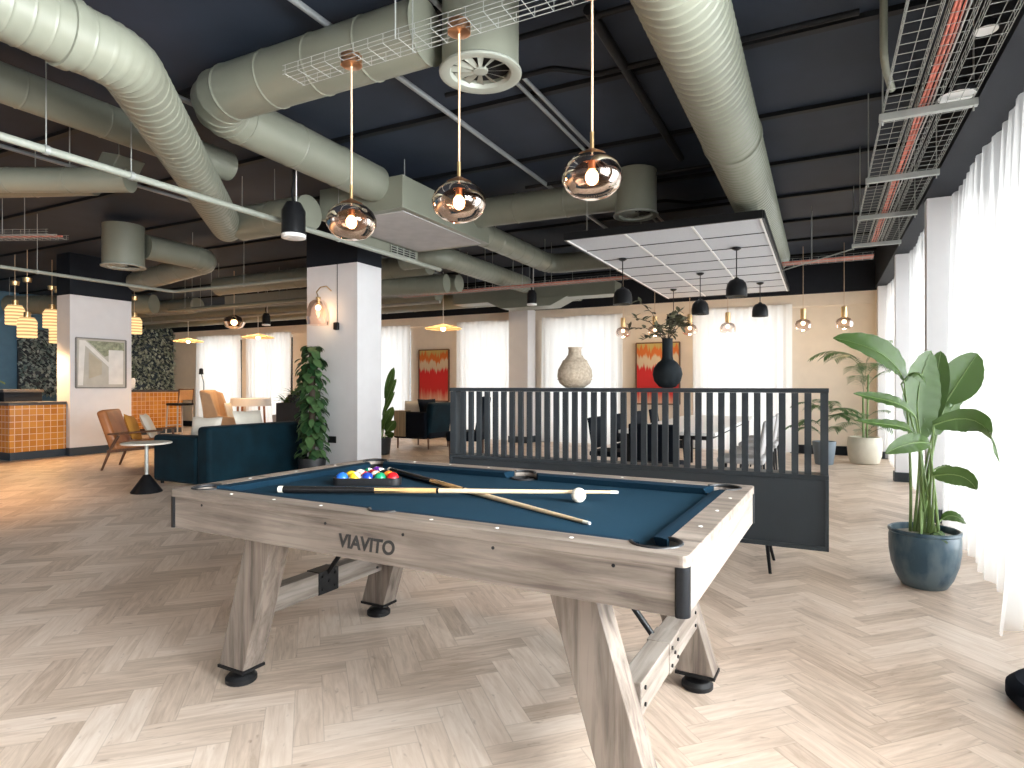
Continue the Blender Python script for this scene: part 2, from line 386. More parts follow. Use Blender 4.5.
# ------------------------------------------------------------------ room shell
struct(MB().bb(-18.2, 2.2, -4.6, 13.2, -.1, 0).build('floor', 'floor'))
struct(MB().bb(-18.2, 1.6, -4.3, 12.8, 3.55, 3.7).build('ceiling', 'ceil'))
ZB = 2.65; ZL = 2.87
# back wall: piers between the windows, lintel, navy band
wb = MB(); xs = [-18.2] + [q for w in BACKWIN for q in w] + [1.6]
for a, b in zip(xs[0::2], xs[1::2]): wb.bb(a, b, 12.3, 12.7, 0, ZB)
wb.bb(-18.2, 1.6, 12.26, 12.7, ZB, ZL)
struct(wb.build('wall_back', 'beige'))
struct(MB().bb(-18.2, 1.6, 12.2, 12.7, ZL, 3.55).build('trim_1', 'navy'))
bs = MB()
for a, b in zip(xs[0::2], xs[1::2]): bs.bb(a, b, 12.27, 12.299, 0, .16)
struct(bs.build('baseboard_back', 'navy'))
for i, (a, b) in enumerate(BACKWIN):
    w = struct(bpy.data.objects.new('window_%d' % (i+1), None)); COL.objects.link(w); w.location = ((a+b)/2, 12.6, 0)
    h = (b-a)/2; f = MB()
    for q in (-h+.03, h-.03): f.bb(q-.03, q+.03, -.03, .03, 0, ZB)
    f.bb(-h, h, -.03, .03, 0, .06); f.bb(-h, h, -.03, .03, ZB-.06, ZB); f.bb(-.025, .025, -.025, .025, .06, ZB-.06)
    f.build('window_frame', 'whitegloss', w)
    MB().bb(-h+.06, h-.06, -.004, .004, .06, ZB-.06).build('window_pane', 'pane', w)
# right wall: pillars, spandrels, navy bulkhead
PIL = [(-3.0, -2.6), (.0, .4), (2.6, 2.9), (6.6, 6.74), (9.22, 9.36), (12.0, 12.3)]
RX0 = .815
wr = MB()
for a, b in PIL: wr.bb(.84 if a > 5 else 1.05, 1.55, a, b, 0, 2.9)
wr.bb(1.3, 1.55, -4.3, -3.0, 0, 2.9)
struct(wr.build('wall_right', 'white'))
struct(MB().bb(RX0, 1.55, -4.3, 12.3, 2.9, 3.55).build('trim_2', 'navy'))
sk = MB()
for a, b in PIL[3:]: sk.bb(.825, RX0+.3, a-.015, b+.015, 0, .12)
struct(sk.build('baseboard_right', 'slate'))
RW = [(-2.6, 0), (.4, 2.6), (2.9, 6.6), (6.74, 9.22), (9.36, 12.0)]
for i, (a, b) in enumerate(RW):
    w = struct(bpy.data.objects.new('window_%d' % (i+7), None)); COL.objects.link(w); w.location = (1.45, (a+b)/2, 0)
    h = (b-a)/2; f = MB()
    for q in (-h+.03, h-.03): f.bb(-.03, .03, q-.03, q+.03, 0, 2.9)
    f.bb(-.03, .03, -h, h, 0, .08); f.bb(-.03, .03, -h, h, 2.8, 2.9); f.bb(-.025, .025, -.03, .03, .08, 2.8)
    f.build('window_frame', 'whitegloss', w)
    MB().bb(-.004, .004, -h+.06, h-.06, .08, 2.8).build('window_pane', 'pane', w)
# left wall, rear wall
struct(MB().bb(-18.2, -17.95, -4.3, 12.3, 0, 3.55).build('wall_left', 'blue'))
wf = MB(); fx = [-18.2, -10.7, -8.3, -6.7, -4.3, -2.7, -.3, 1.6]
for a, b in zip(fx[0::2], fx[1::2]): wf.bb(a, b, -4.3, -4.05, 0, 3.55)
for a, b in zip(fx[1::2], fx[2::2]): wf.bb(a, b, -4.3, -4.05, 2.7, 3.55).bb(a, b, -4.3, -4.05, 0, .5)  # openings added for the rear fill light
struct(wf.build('wall_front', 'white'))
# columns
def column(x0, x1, y0, y1, zb):
    w = struct(bpy.data.objects.new('column', None)); COL.objects.link(w); w.location = ((x0+x1)/2, (y0+y1)/2, 0)
    a, b = (x1-x0)/2, (y1-y0)/2
    MB().bb(-a, a, -b, b, .14, zb).build('shaft', 'white', w)
    MB().bb(-a-.004, a+.004, -b-.004, b+.004, zb, 3.55).build('navy_head', 'navy', w)
    MB().bb(-a-.012, a+.012, -b-.012, b+.012, 0, .14).build('skirting', 'kick', w)
    return w
column(-6.34, -5.45, 6.3, 6.79, 2.85)
column(-12.1, -11.7, 6.1, 7.17, 2.82)
column(-6.05, -5.6, 11.85, 12.25, 2.87)
# ceiling joints and dark service channels
cj = MB()
for k in range(-4, 7): cj.bb(-18, RX0, 4.41+1.26*k, 4.47+1.26*k, 3.515, 3.552)
struct(cj.build('trim_3', 'blackpipe'))

# ------------------------------------------------------------------ curtains
def curtain(name, label, axis, a, b, z0, z1, pos, amp=.035, lam=.16, flare=None, group='sheer curtains', m=None):
    n = int((b-a)/.018); rows = 10; vs = []; ph = random.random()*6
    for j in range(rows+1):
        v = j/rows; z = z0+(z1-z0)*v
        for i in range(n+1):
            u = a+(b-a)*i/n
            w = amp*(.3+.7*(1-v)**.7)*(sin(2*pi*u/lam+ph+.5*sin(u*3.1))+.35*sin(2*pi*u/lam*2.3+1+v*.6))+.015*sin(u*5+v*2)
            if flare: w += flare(u, v)
            vs.append((pos+w-(a0x if axis == 'y' else 0), u, z) if axis == 'y' else (u, pos+w, z))
    fs = [(j*(n+1)+i, j*(n+1)+i+1, (j+1)*(n+1)+i+1, (j+1)*(n+1)+i) for j in range(rows) for i in range(n)]
    o = MB().add(vs, fs).build(name, 'sheerlight' if axis == 'y' else 'sheer'); o.data.set_sharp_from_angle(angle=pi)
    return tag(o, label, 'curtain', group)
a0x = 0
BL = ['white sheer curtain on the back window farthest left, beyond the bar stool', 'white sheer curtain on the back window behind the round white table',
      'white sheer curtain on the back window just behind the pothos column', 'white sheer curtain right of the red picture by the teal armchair',
      'white sheer curtain on the window behind the woven beige vase', 'wide white sheer curtain on the rightmost back window']
for (a, b), l in zip(BACKWIN, BL): curtain('curtain', l, 'x', a-.04, b+.04, .02, 2.7, 12.21, .03)
curtain('curtain', 'tall white sheer curtain at the right edge beside the large blue-potted plant', 'y', 3.7, 6.58, .015, 2.9, 1.03, .04, .2,
        lambda u, v: -(min(1, max(0, (4.35-u)/.65))**1.2*.17*(1-.85*v))-.07*(1-v))
curtain('curtain', 'white sheer curtain between the two right-hand pillars', 'y', 6.77, 9.2, .015, 2.9, .99, .035, .2)
curtain('curtain', 'white sheer curtain on the right wall nearest the cream potted palm', 'y', 9.39, 11.98, .015, 2.9, .99, .035, .2)
curtain('curtain', 'white sheer curtain on the window just outside the right edge', 'y', .42, 2.58, .015, 2.88, 1.12, .035, .2)
for x in (-1.5, -5.5, -9.5):
    curtain('curtain', 'white sheer curtain added over a fill-light opening behind the photographer', 'x', x-1.25, x+1.25, .3, 2.85, -3.98, .03, .2)  # added to soften the rear fill
curtain('curtain', 'white sheer curtain on the window beside the photographer', 'y', -2.58, -.02, .015, 2.88, 1.2, .03, .2)

# ------------------------------------------------------------------ pool table
def pool_table():
    T = thing('pool_table', 'weathered oak pool table with blue cloth and splayed legs in the foreground', 'pool table', (-1.30, 2.168, 0), radians(-1.9))
    HL, HW = 1.03, .61; rw = .088; ZT = .805
    a, b = HL-rw, HW-rw
    # inner outline with pocket cut-outs
    def arc(cx, cy, r, t0, t1, n=12): return [(cx+r*cos(t0+(t1-t0)*k/n), cy+r*sin(t0+(t1-t0)*k/n)) for k in range(n+1)]
    r = .066; o = .018
    cc = math.acos(min(1, o/r))
    inner = []; pk = []
    # go ccw starting from +x side
    for (sx, sy, base) in ((1, 1, pi/4), (-1, 1, 3*pi/4), (-1, -1, 5*pi/4), (1, -1, 7*pi/4)):
        cx, cy = sx*(a-o), sy*(b-o)
        span = pi/4+math.asin(o/r)*0+ (pi/2-math.asin(o/r)) - pi/4 + pi/4
        span = pi/4 + math.asin(sqrt(1-(o/r)**2)) 
        A = arc(cx, cy, r, base-span, base+span, 16)
        pk.append((cx, cy, A))
        inner += A
        if (sx, sy) == (1, 1) or (sx, sy) == (-1, -1):
            s2 = .058; cy2 = sy*(b-.022); th = math.acos(.022/s2)
            B = arc(0, cy2, s2, sy*pi/2-th, sy*pi/2+th, 12) 
            pk.append((0, cy2, B)); inner += B
    outer = []
    for (sx, sy, t0) in ((1, 1, 0), (-1, 1, pi/2), (-1, -1, pi), (1, -1, 3*pi/2)):
        outer += arc(sx*(HL-.02), sy*(HW-.02), .02, t0, t0+pi/2, 4)
    bm = bmesh.new()
    for loop in (outer, inner):
        vv = [bm.verts.new((x, y, ZT)) for x, y in loop]
        for i in range(len(vv)): bm.edges.new((vv[i], vv[(i+1) % len(vv)]))
    bmesh.ops.triangle_fill(bm, use_beauty=True, edges=bm.edges[:])
    bmesh.ops.recalc_face_normals(bm, faces=bm.faces[:])
    ext = bmesh.ops.extrude_face_region(bm, geom=bm.faces[:])
    for v in [g for g in ext['geom'] if isinstance(g, bmesh.types.BMVert)]: v.co.z -= .03
    bmesh.ops.recalc_face_normals(bm, faces=bm.faces[:])
    me = bpy.data.meshes.new('rail_top'); bm.to_mesh(me); bm.free(); me.materials.append(MT['oakx'])
    ro = bpy.data.objects.new('rail_top', me); COL.objects.link(ro); ro.parent = T
    bv = ro.modifiers.new('bevel', 'BEVEL'); bv.width = .003; bv.limit_method = 'ANGLE'; bv.angle_limit = radians(60)
    # apron boards
    z0, z1 = .652, .776
    for sy in (-1, 1): MB().bb(-HL+.03, HL-.03, sy*(HW-.018)-.014, sy*(HW-.018)+.014, z0, z1).build('apron', 'oakx', T, .003)
    for sx in (-1, 1): MB().bb(sx*(HL-.018)-.014, sx*(HL-.018)+.014, -HW+.03, HW-.03, z0, z1).build('apron', 'oaky', T, .003)
    MB().bb(-HL+.03, HL-.03, -HW+.03, HW-.03, .656, .675).build('base_board', 'leather', T)
    # corner trims: rounded black metal over each vertical corner
    for sx in (-1, 1):
        for sy in (-1, 1):
            cx, cy = sx*(HL-.020), sy*(HW-.020); pts = []
            for k in range(9):
                t = (k/8)*pi/2; pts.append((cx+sx*.022*cos(t), cy+sy*.022*sin(t)))
            pts = [(sx*(HL+.002), sy*(HW-.026))]+pts+[(sx*(HL-.026), sy*(HW+.002))]
            q = [(x-sx*.006, y-sy*.006) for x, y in pts]
            n = len(pts); V = [(x, y, .652) for x, y in pts]+[(x, y, .7755) for x, y in pts]+[(x, y, .652) for x, y in q]+[(x, y, .7755) for x, y in q]
            F = []
            for i in range(n-1): F += [(i, i+1, n+i+1, n+i), (2*n+i, 3*n+i, 3*n+i+1, 2*n+i+1), (n+i, n+i+1, 3*n+i+1, 3*n+i), (i, 2*n+i, 2*n+i+1, i+1)]
            F += [(0, n, 3*n, 2*n), (n-1, 3*n-1, 4*n-1, 2*n-1)]
            MB().add(V, F).build('corner_trim', 'blackmetal', T)
    # playing cloth
    cp = []; e = .02
    def bite(cx, cy, rr_, t0, t1): return [(cx+rr_*cos(radians(t0+(t1-t0)*k/12)), cy+rr_*sin(radians(t0+(t1-t0)*k/12))) for k in range(13)]
    def cbite(rot): return bite(0, 0, .066, 305+rot, 145+rot)
    for (sx, sy, rot) in ((1, 1, 0), (-1, 1, 90), (-1, -1, 180), (1, -1, 270)):
        cp += [(x+sx*(a-o), y+sy*(b-o)) for x, y in cbite(rot)]
        if sx == sy: cp += [(x*sy, y*sy) for x, y in bite(0, b-.022, .058, 46, -226)]
    bm = bmesh.new(); vv = [bm.verts.new((x, y, .772)) for x, y in cp]
    for i in range(len(vv)): bm.edges.new((vv[i], vv[(i+1) % len(vv)]))
    bmesh.ops.triangle_fill(bm, use_beauty=True, edges=bm.edges[:])
    ext = bmesh.ops.extrude_face_region(bm, geom=bm.faces[:])
    for v in [g for g in ext['geom'] if isinstance(g, bmesh.types.BMVert)]: v.co.z -= .02
    bmesh.ops.recalc_face_normals(bm, faces=bm.faces[:])
    me = bpy.data.meshes.new('playing_cloth'); bm.to_mesh(me); bm.free(); me.materials.append(MT['cloth'])
    po = bpy.data.objects.new('playing_cloth', me); COL.objects.link(po); po.parent = T
    # cushions
    cw = .048
    def cushion(p0, p1, nrm_):
        p0 = Vector(p0); p1 = Vector(p1); d = (p1-p0).normalized(); nn = Vector(nrm_)
        pr = [(0, .804), (cw*.5, .804), (cw, .799), (cw*.72, .7725), (0, .7725)]
        V = []
        for (p, s) in ((p0, 1), (p1, -1)):
            for w, z in pr: V.append(p+d*s*w*.7+nn*w+Vector((0, 0, z)))
        m = len(pr)
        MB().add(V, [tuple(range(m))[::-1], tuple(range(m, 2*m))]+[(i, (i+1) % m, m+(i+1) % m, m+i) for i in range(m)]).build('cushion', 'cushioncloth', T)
    g = .06; gs = .06
    for sy in (-1, 1):
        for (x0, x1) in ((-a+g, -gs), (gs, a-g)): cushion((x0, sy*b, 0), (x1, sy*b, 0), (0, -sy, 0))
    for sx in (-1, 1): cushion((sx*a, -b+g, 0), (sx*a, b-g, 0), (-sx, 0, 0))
    # pockets: liner rim and dark cup
    for cx, cy, A in pk:
        rr = .066 if cx else .058
        liner = MB(); liner.tube([(x, y, .803) for x, y in A], .0065, 8)
        p = liner.build('pocket', 'leather', T)
        cup = MB(); cup.lathe([(rr*.35, .68), (rr*.8, .69), (rr-.001, .74), (rr-.001, .78), (rr-.004, .78), (rr*.86, .74), (rr*.4, .70), (.001, .695)], (cx, cy, 0), 20)
        cup.build('pocket_cup', 'dark', p)
    # sights
    for sy in (-1, 1):
        for i in range(1, 8):
            if i == 4: continue
            x = -a+2*a*i/8
            MB().lathe([(.0065, ZT-.002), (.0065, ZT+.0012), (.004, ZT+.0018)], (x, sy*(HW-.042), 0), 10).build('rail_sight', 'pearl', T)
    for sx in (-1, 1):
        for i in range(1, 4):
            MB().lathe([(.0065, ZT-.002), (.0065, ZT+.0012), (.004, ZT+.0018)], (sx*(HL-.042), -b+2*b*i/4, 0), 10).build('rail_sight', 'pearl', T)
    for x in (-.83, -.175, .155, .48, .84):
        MB().tube([(x, -HW+.004, .757), (x, -HW+.0025, .757)], .005, 10).build('screw_cap', 'blackmetal', T)
    # legs: splayed, with foot plate and levelling foot
    for sx in (-1, 1):
        for sy in (-1, 1):
            xt, xb, yc = sx*.645, sx*.835, sy*.425; lw, ld = .074, .05
            bot = [(xb-lw, yc-ld, .072), (xb+lw, yc-ld, .072), (xb+lw, yc+ld, .072), (xb-lw, yc+ld, .072)]
            top = [(xt-lw, yc-ld, .69), (xt+lw, yc-ld, .69), (xt+lw, yc+ld, .69), (xt-lw, yc+ld, .69)]
            lg = MB().hexa(bot, top).build('leg', 'oakz', T, .003)
            MB().bb(xb-lw-.004, xb+lw+.004, yc-ld-.004, yc+ld+.004, .060, .072).build('foot_plate', 'blackmetal', lg)
            MB().lathe([(.014, .058), (.014, .04), (.05, .034), (.062, .02), (.062, .004), (.058, 0)][::-1], (xb, yc, 0), 22).build('levelling_foot', 'blackplastic', lg)
    # cross bars between each pair of legs, joint plate, bolts and strut
    for sx in (-1, 1):
        zc = .305; xc = sx*(.69+.19*(.69-zc)/.618)
        cbr = MB().bb(xc-.036, xc+.036, -.376, .376, zc-.05, zc+.05).build('cross_bar', 'oaky', T, .003)
        pl = MB().bb(xc-.04, xc+.04, -.062, .062, zc-.053, zc+.053).build('joint_plate', 'blackmetal' if sx < 0 else 'oaky', cbr, .002)
        for (dy, dz) in ((-.04, .03), (-.04, -.03), (.0, .0), (.04, .03), (.04, -.03)) + tuple((u, w) for u in (-.34, .34) for w in (-.025, .025)):
            xo = xc+(.039 if abs(dy) < .1 else .035)
            MB().tube([(xo, dy, zc+dz), (xo+.006, dy, zc+dz)], .0065, 8).build('bolt', 'blackmetal', cbr)
        MB().tube([(xc-sx*.03, 0, zc+.035), (xc-sx*.32, 0, .70)], .011, 10).build('strut', 'blackmetal', T)
    # lettering
    cu = bpy.data.curves.new('lettering', 'FONT'); cu.body = 'VIAVITO'; cu.size = .062; cu.extrude = .0008; cu.offset = .0019; cu.space_character = 1.0
    to = bpy.data.objects.new('lettering_curve', cu); COL.objects.link(to)
    dg = bpy.context.evaluated_depsgraph_get(); me = bpy.data.meshes.new_from_object(to.evaluated_get(dg))
    bpy.data.objects.remove(to)
    xsv = [v.co.x for v in me.vertices]; wdt = max(xsv)-min(xsv); x0 = min(xsv)
    for v in me.vertices:
        x, y, z = v.co; v.co = ((x-x0)/wdt*.238+y*.12, -z, y)
    me.materials.append(MT['logo'])
    lo = bpy.data.objects.new('lettering', me); COL.objects.link(lo); lo.parent = T; lo.location = (-.118, -HW+.0030, .688)
    lo['label'] = 'black VIAVITO lettering on the front apron'
    return T
PT = pool_table()

# balls, rack, cues
ZC = .772
BALLS = [('solid blue', (.01, .04, .30), 0), ('yellow striped', (.75, .45, .02), 1), ('plain blue', (.02, .12, .5), 0), ('orange striped', (.75, .2, .02), 1), ('solid green', (.01, .2, .09), 0),
         ('solid red', (.5, .01, .015), 0), ('purple striped', (.12, .02, .25), 1), ('black', (.008, .008, .008), 0), ('solid orange', (.7, .2, .02), 0),
         ('red striped', (.5, .015, .02), 1), ('solid maroon', (.2, .01, .015), 0), ('solid yellow', (.8, .5, .03), 0), ('blue striped', (.02, .08, .45), 1),
         ('solid purple', (.1, .02, .22), 0), ('green striped', (.01, .22, .1), 1)]
def ballmat(nm, col, stripe):
    m, t, b = nt('ball_'+nm.replace(' ', '_')); b.inputs['Roughness'].default_value = .08
    if not stripe: b.inputs['Base Color'].default_value = c4(col); return m
    tc = N(t, 'ShaderNodeTexCoord'); sp = N(t, 'ShaderNodeSeparateXYZ'); t.links.new(tc.outputs['Object'], sp.inputs[0])
    ab = N(t, 'ShaderNodeMath', operation='ABSOLUTE'); t.links.new(sp.outputs[2], ab.inputs[0])
    lt = N(t, 'ShaderNodeMath', operation='LESS_THAN'); lt.inputs[1].default_value = .014; t.links.new(ab.outputs[0], lt.inputs[0])
    mx = N(t, 'ShaderNodeMix', data_type='RGBA'); mx.inputs[6].default_value = (.82, .78, .68, 1); mx.inputs[7].default_value = c4(col)
    t.links.new(lt.outputs[0], mx.inputs[0]); t.links.new(mx.outputs[2], b.inputs['Base Color']); return m
br = .0286
d1 = Vector((.893, .45, 0)); d2 = Vector((-.45, .893, 0)); base0 = Vector((-1.944, 2.145, ZC+br))
order = [0, 1, 2, 3, 4, 12, 9, 14, 5, 8, 10, 7, 11, 6, 13]
order = [2, 1, 0, 3, 4, 11, 5, 9, 8, 12, 10, 7, 6, 14, 13]
order[4] = 5; order[6] = 4; order[3], order[4] = 4, 5; order[6] = 3
order = [2, 1, 0, 4, 5, 11, 9, 3, 8, 12, 10, 7, 14, 6, 13]
q = 0
for row in range(5):
    for k in range(5-row):
        nm, colr, st = BALLS[order[q]]; q += 1
        p = base0+d1*(2*br*k+br*row)+d2*(sqrt(3)*br*row)
        o = MB().sphere((0, 0, 0), br).build('pool_ball', ballmat(nm, colr, st)); o.location = p
        o.rotation_euler = (random.uniform(-.9, .9), random.uniform(-.9, .9), random.random()*6)
        tag(o, '%s pool ball racked in the triangle on the blue table' % nm, 'pool ball', 'racked pool balls')
o = MB().sphere((0, 0, 0), br, 28, 16).build('cue_ball', 'ivory'); o.location = (-.835, 2.225, ZC+br)
tag(o, 'white cue ball on blue cloth beside the crossed cue tips', 'pool ball')
def rack():
    c = base0+d1*(4*br)+d2*(sqrt(3)*br*4/3); c.z = 0
    R = (4*br)*2/sqrt(3)+2*br+.004   # corner radius of inner triangle
    V = []; n = 0
    def corner(ang, off, rr):
        C = c+(d1*cos(ang)+d2*sin(ang))*((4*br)*2/sqrt(3))
        return [C+(d1*cos(ang+t)+d2*sin(ang+t))*rr for t in [(-60+120*k/8)*pi/180 for k in range(9)]]
    inn = []; out = []
    for ang in (pi/2, pi/2+2*pi/3, pi/2+4*pi/3):
        inn += corner(ang, 0, br+.001); out += corner(ang, 0, br+.012)
    n = len(inn)
    z0, z1 = ZC+.001, ZC+.034
    V = [(p.x, p.y, z0) for p in out]+[(p.x, p.y, z1) for p in out]+[(p.x, p.y, z0) for p in inn]+[(p.x, p.y, z1) for p in inn]
    F = []
    for i in range(n):
        j = (i+1) % n
        F += [(i, j, n+j, n+i), (2*n+i, 3*n+i, 3*n+j, 2*n+j), (n+i, n+j, 3*n+j, 3*n+i), (i, 2*n+i, 2*n+j, j)]
    tag(MB().add(V, F).build('ball_rack', 'blackplastic', None, .002), 'black triangular rack holding the pool balls', 'ball rack')
rack()
def cue(label, p0, p1):
    p0 = Vector(p0); p1 = Vector(p1); d = p1-p0; L = d.length
    t = thing('pool_cue', label, 'pool cue', p0, 0, 'pool cues on the table')
    t.rotation_euler = d.to_track_quat('X', 'Z').to_euler()
    def seg(x0, x1, r0, r1, nm, m, par=t): return MB().tube([(x0, 0, 0), ((x0+x1)/2, 0, 0), (x1, 0, 0)], [r0, (r0+r1)/2, r1], 14).build(nm, m, par)
    bt = seg(.022, L*.30, .0148, .0125, 'butt', 'ebony')
    seg(0, .022, .0142, .0148, 'bumper', 'ivory')
    seg(L*.30, L*.485, .0125, .0105, 'forearm', 'cuewood')
    pts = MB()
    for k in range(4):
        a = k*pi/2+.4
        pts.add([(L*.30, .0122*cos(a-.6), .0122*sin(a-.6)), (L*.30, .0122*cos(a+.6), .0122*sin(a+.6)), (L*.41, .0122*cos(a), .0122*sin(a)), (L*.30, .0136*cos(a), .0136*sin(a))], [(0, 3, 2), (3, 1, 2), (0, 2, 1), (0, 1, 3)])
    pts.build('inlay_point', 'ebony', bt)
    seg(L*.485, L*.492, .0108, .0108, 'joint_ring', 'ebony')
    seg(L*.492, L-.03, .0105, .0064, 'shaft', 'grain1')
    seg(L-.03, L-.006, .0064, .0062, 'ferrule', 'ivory')
    seg(L-.006, L, .0062, .005, 'tip', 'greyfab')
cue('pool cue in front of the rack, its pale butt cap at left', (-2.03, 1.86, ZC+.0156), (-.70, 2.30, ZC+.0385))
cue('pool cue lying diagonally behind the rack and under the other cue', (-1.99, 2.545, ZC+.0155), (-.665, 1.875, ZC+.0068))

# ------------------------------------------------------------------ slatted divider with vases
def divider():
    x0, x1, y0, y1 = -2.84, .04, 4.45, 4.62
    T = thing('slatted_divider', 'dark slate-grey slatted room divider with solid lower panel behind the pool table', 'room divider', (x0, y0, 0))
    L = x1-x0; D = y1-y0
    MB().bb(0, L, 0, D, 1.175, 1.205).build('top_rail', 'slate', T, .002)
    MB().bb(0, L, .012, D, .17, .61).build('lower_panel', 'slate', T, .002)
    MB().bb(0, L, 0, D, .612, .64).build('middle_rail', 'slate', T, .002)
    f = MB(); f.bb(0, L, -.004, .014, .152, .18); f.bb(0, .03, -.004, .014, .18, .612); f.bb(L-.022, L, -.004, .014, .18, .612)
    f.build('panel_frame', 'slate', T, .001)
    for xa, xb in ((.003, .06), (L-.05, L-.003)): MB().bb(xa, xb, .003, D-.003, .641, 1.174).build('end_post', 'slate', T, .002)
    n = 36
    for i in range(1, n):
        x = .05+(L-.095)*i/n
        MB().bb(x-.0205, x+.0205, .003, .03, .641, 1.174).build('slat', 'slate', T)
    for i, x in enumerate((.35, L-.37)):
        for (ya, yb) in ((.02, -.13), (D-.02, D+.05)):
            MB().tube([(x, ya, .155), (x+.03, yb, 0)], [.013, .010], 8).build('leg', 'blackmetal', T)
divider()
v = thing('woven_vase', 'beige woven bottle-shaped vase standing on the slatted divider', 'vase', (-1.735, 4.54, 1.206))
MB().lathe([(.07, 0), (.12, .035), (.138, .09), (.133, .14), (.10, .20), (.062, .245), (.052, .26), (.049, .30), (.058, .318), (.05, .318), (.042, .28), (.045, .2)], n=32).build('vase_body', 'vase1', v)
rg = MB()
for z, r in ((.065, .134), (.205, .0975), (.215, .0915), (.248, .0615)): rg.tube([(r*cos(2*pi*k/28), r*sin(2*pi*k/28), z) for k in range(29)], .004, 6, False)
rg.build('woven_rib', 'vase1', v)
v = thing('bottle_vase', 'dark slate round-bellied vase with a long neck on the slatted divider', 'vase', (-1.012, 4.54, 1.206))
MB().lathe([(.035, 0), (.06, .008), (.095, .05), (.107, .10), (.098, .145), (.07, .185), (.044, .205), (.038, .23), (.038, .355), (.041, .362), (.033, .362), (.03, .25)], n=32).build('vase_body', 'vase2', v)

def leaf_mesh(mb, base, d, length, width, droop=.3, nseg=5, fold=.25, up=Vector((0, 0, 1)), shape='oval'):
    """a curved leaf blade with a folded midrib"""
    p = Vector(base); d = Vector(d).normalized(); side = d.cross(up)
    if side.length < .1: side = d.cross(Vector((1, 0, 0)))
    side.normalize(); vs = []
    st = length/nseg
    for i in range(nseg+1):
        t = i/nseg
        w = width/2*(sin(pi*min(1, t*.93+.07))**.75 if shape == 'oval' else (sin(pi*(t*.9+.1))**.6))
        if i == nseg: w = .002
        nrm_ = side.cross(d).normalized()
        vs += [p-side*w+nrm_*w*fold, p.copy(), p+side*w+nrm_*w*fold]
        d = (d+Vector((0, 0, -droop/nseg))).normalized(); p = p+d*st
    fs = []
    for i in range(nseg):
        a = i*3; fs += [(a, a+1, a+4, a+3), (a+1, a+2, a+5, a+4)]
    mb.add(vs, fs); return p

br_t = thing('eucalyptus_branches', 'dried leafy branches standing in the dark long-necked vase', 'branches', (-1.012, 4.54, 1.55))
tw = MB(); lf = MB(); rr = random.Random(3)
R_ = Matrix.Rotation(radians(26.75), 3, 'Z')
for (dx, dz) in ((-.27, .17), (-.30, .10), (-.22, .31), (-.11, .09), (.05, .14), (.12, .15), (.17, .18), (.08, .22), (.02, .17), (-.2, .0), (.14, .1)):
    e = R_ @ Vector((dx, rr.uniform(-.12, .12), dz)); m_ = e*.5+Vector((0, 0, .05))
    pts = [Vector((0, 0, -.1))*1.0, Vector((e.x*.05, e.y*.05, .012)), m_, e]; tw.tube(pts, [.0035, .003, .0025, .0015], 6)
    dens = 16 if dx > -.15 else 11
    for k in range(dens):
        t = .35+.65*k/dens; p = (pts[1]*(1-t)+m_*t) if t < .5 else m_.lerp(e, (t-.5)*2)
        leaf_mesh(lf, p, (rr.uniform(-1, 1), rr.uniform(-1, 1), rr.uniform(-.4, .9)), rr.uniform(.04, .07), rr.uniform(.026, .042), .2, 3)
tw.build('twig', 'bark', br_t); lf.build('foliage', 'euc', br_t)

# ------------------------------------------------------------------ large plant in blue pot
def view_thing(name, label, cat, loc, group=None): return thing(name, label, cat, loc, radians(26.75), group)
bp = view_thing('bird_of_paradise_plant', 'large broad-leaved green plant in a blue glazed pot by the right curtain', 'plant', (.558, 4.49, 0))
MB().lathe([(0.1070, 0), (0.1190, .006), (0.1507, .06), (0.1767, .14), (0.1879, .22), (0.1888, .30), (0.1851, .325), (0.1925, .332), (0.1925, .345), (0.1832, .35), (0.1748, .345), (0.1730, .29)], n=40).build('pot', 'pot', bp)
MB().lathe([(.01, .30), (.173, .30), (.173, .31), (.12, .322), (.01, .325)], n=28).build('soil', 'soil', bp)
K_ = .0061
def vp(px, py, y=0): return Vector(((px-925)*K_, y, 1.22-(py-386)*K_))
def big_leaf(pts, w, m='bop', curl=.22, nseg=26, sidev=None, nm='leaf', root=None, roll=0):
    """paddle blade along control points pts (base..tip); w = full width"""
    P = [Vector(p) for p in pts]
    def bez(t):
        Q = P[:]
        while len(Q) > 1: Q = [Q[i].lerp(Q[i+1], t) for i in range(len(Q)-1)]
        return Q[0]
    vs = []; C = 7
    for i in range(nseg+1):
        t = i/nseg; p = bez(t); d = (bez(min(1, t+.02))-bez(max(0, t-.02))).normalized()
        sd = Vector(sidev) if sidev else d.cross(Vector((0, -1, 0)))
        sd = (sd-d*sd.dot(d)).normalized(); nr = sd.cross(d).normalized()
        if roll: q = Matrix.Rotation(roll, 3, d); sd = q @ sd; nr = q @ nr
        ww = w/2*max(.02, (sin(pi*min(1, t*.95+.05)))**.6)*(1.0-.15*t)
        if i == nseg: ww = w*.01
        for k in range(C):
            s = (k-(C-1)/2)/((C-1)/2)
            vs.append(p+sd*ww*s+nr*(abs(s)**1.2*ww*curl+.0035*abs(s)*sin(t*44+abs(s)*5)))
    fs = [(i*C+k, i*C+k+1, (i+1)*C+k+1, (i+1)*C+k) for i in range(nseg) for k in range(C-1)]
    o = MB().add(vs, fs).build(nm, m, bp if root is None else root); o.data.set_sharp_from_angle(angle=pi)
    mid = MB().tube([bez(t/8)+Vector((0, -.003, 0)) for t in range(9)], [.005-.0042*t/8 for t in range(9)], 6)
    mid.build('midrib', 'stem', o)
    return o
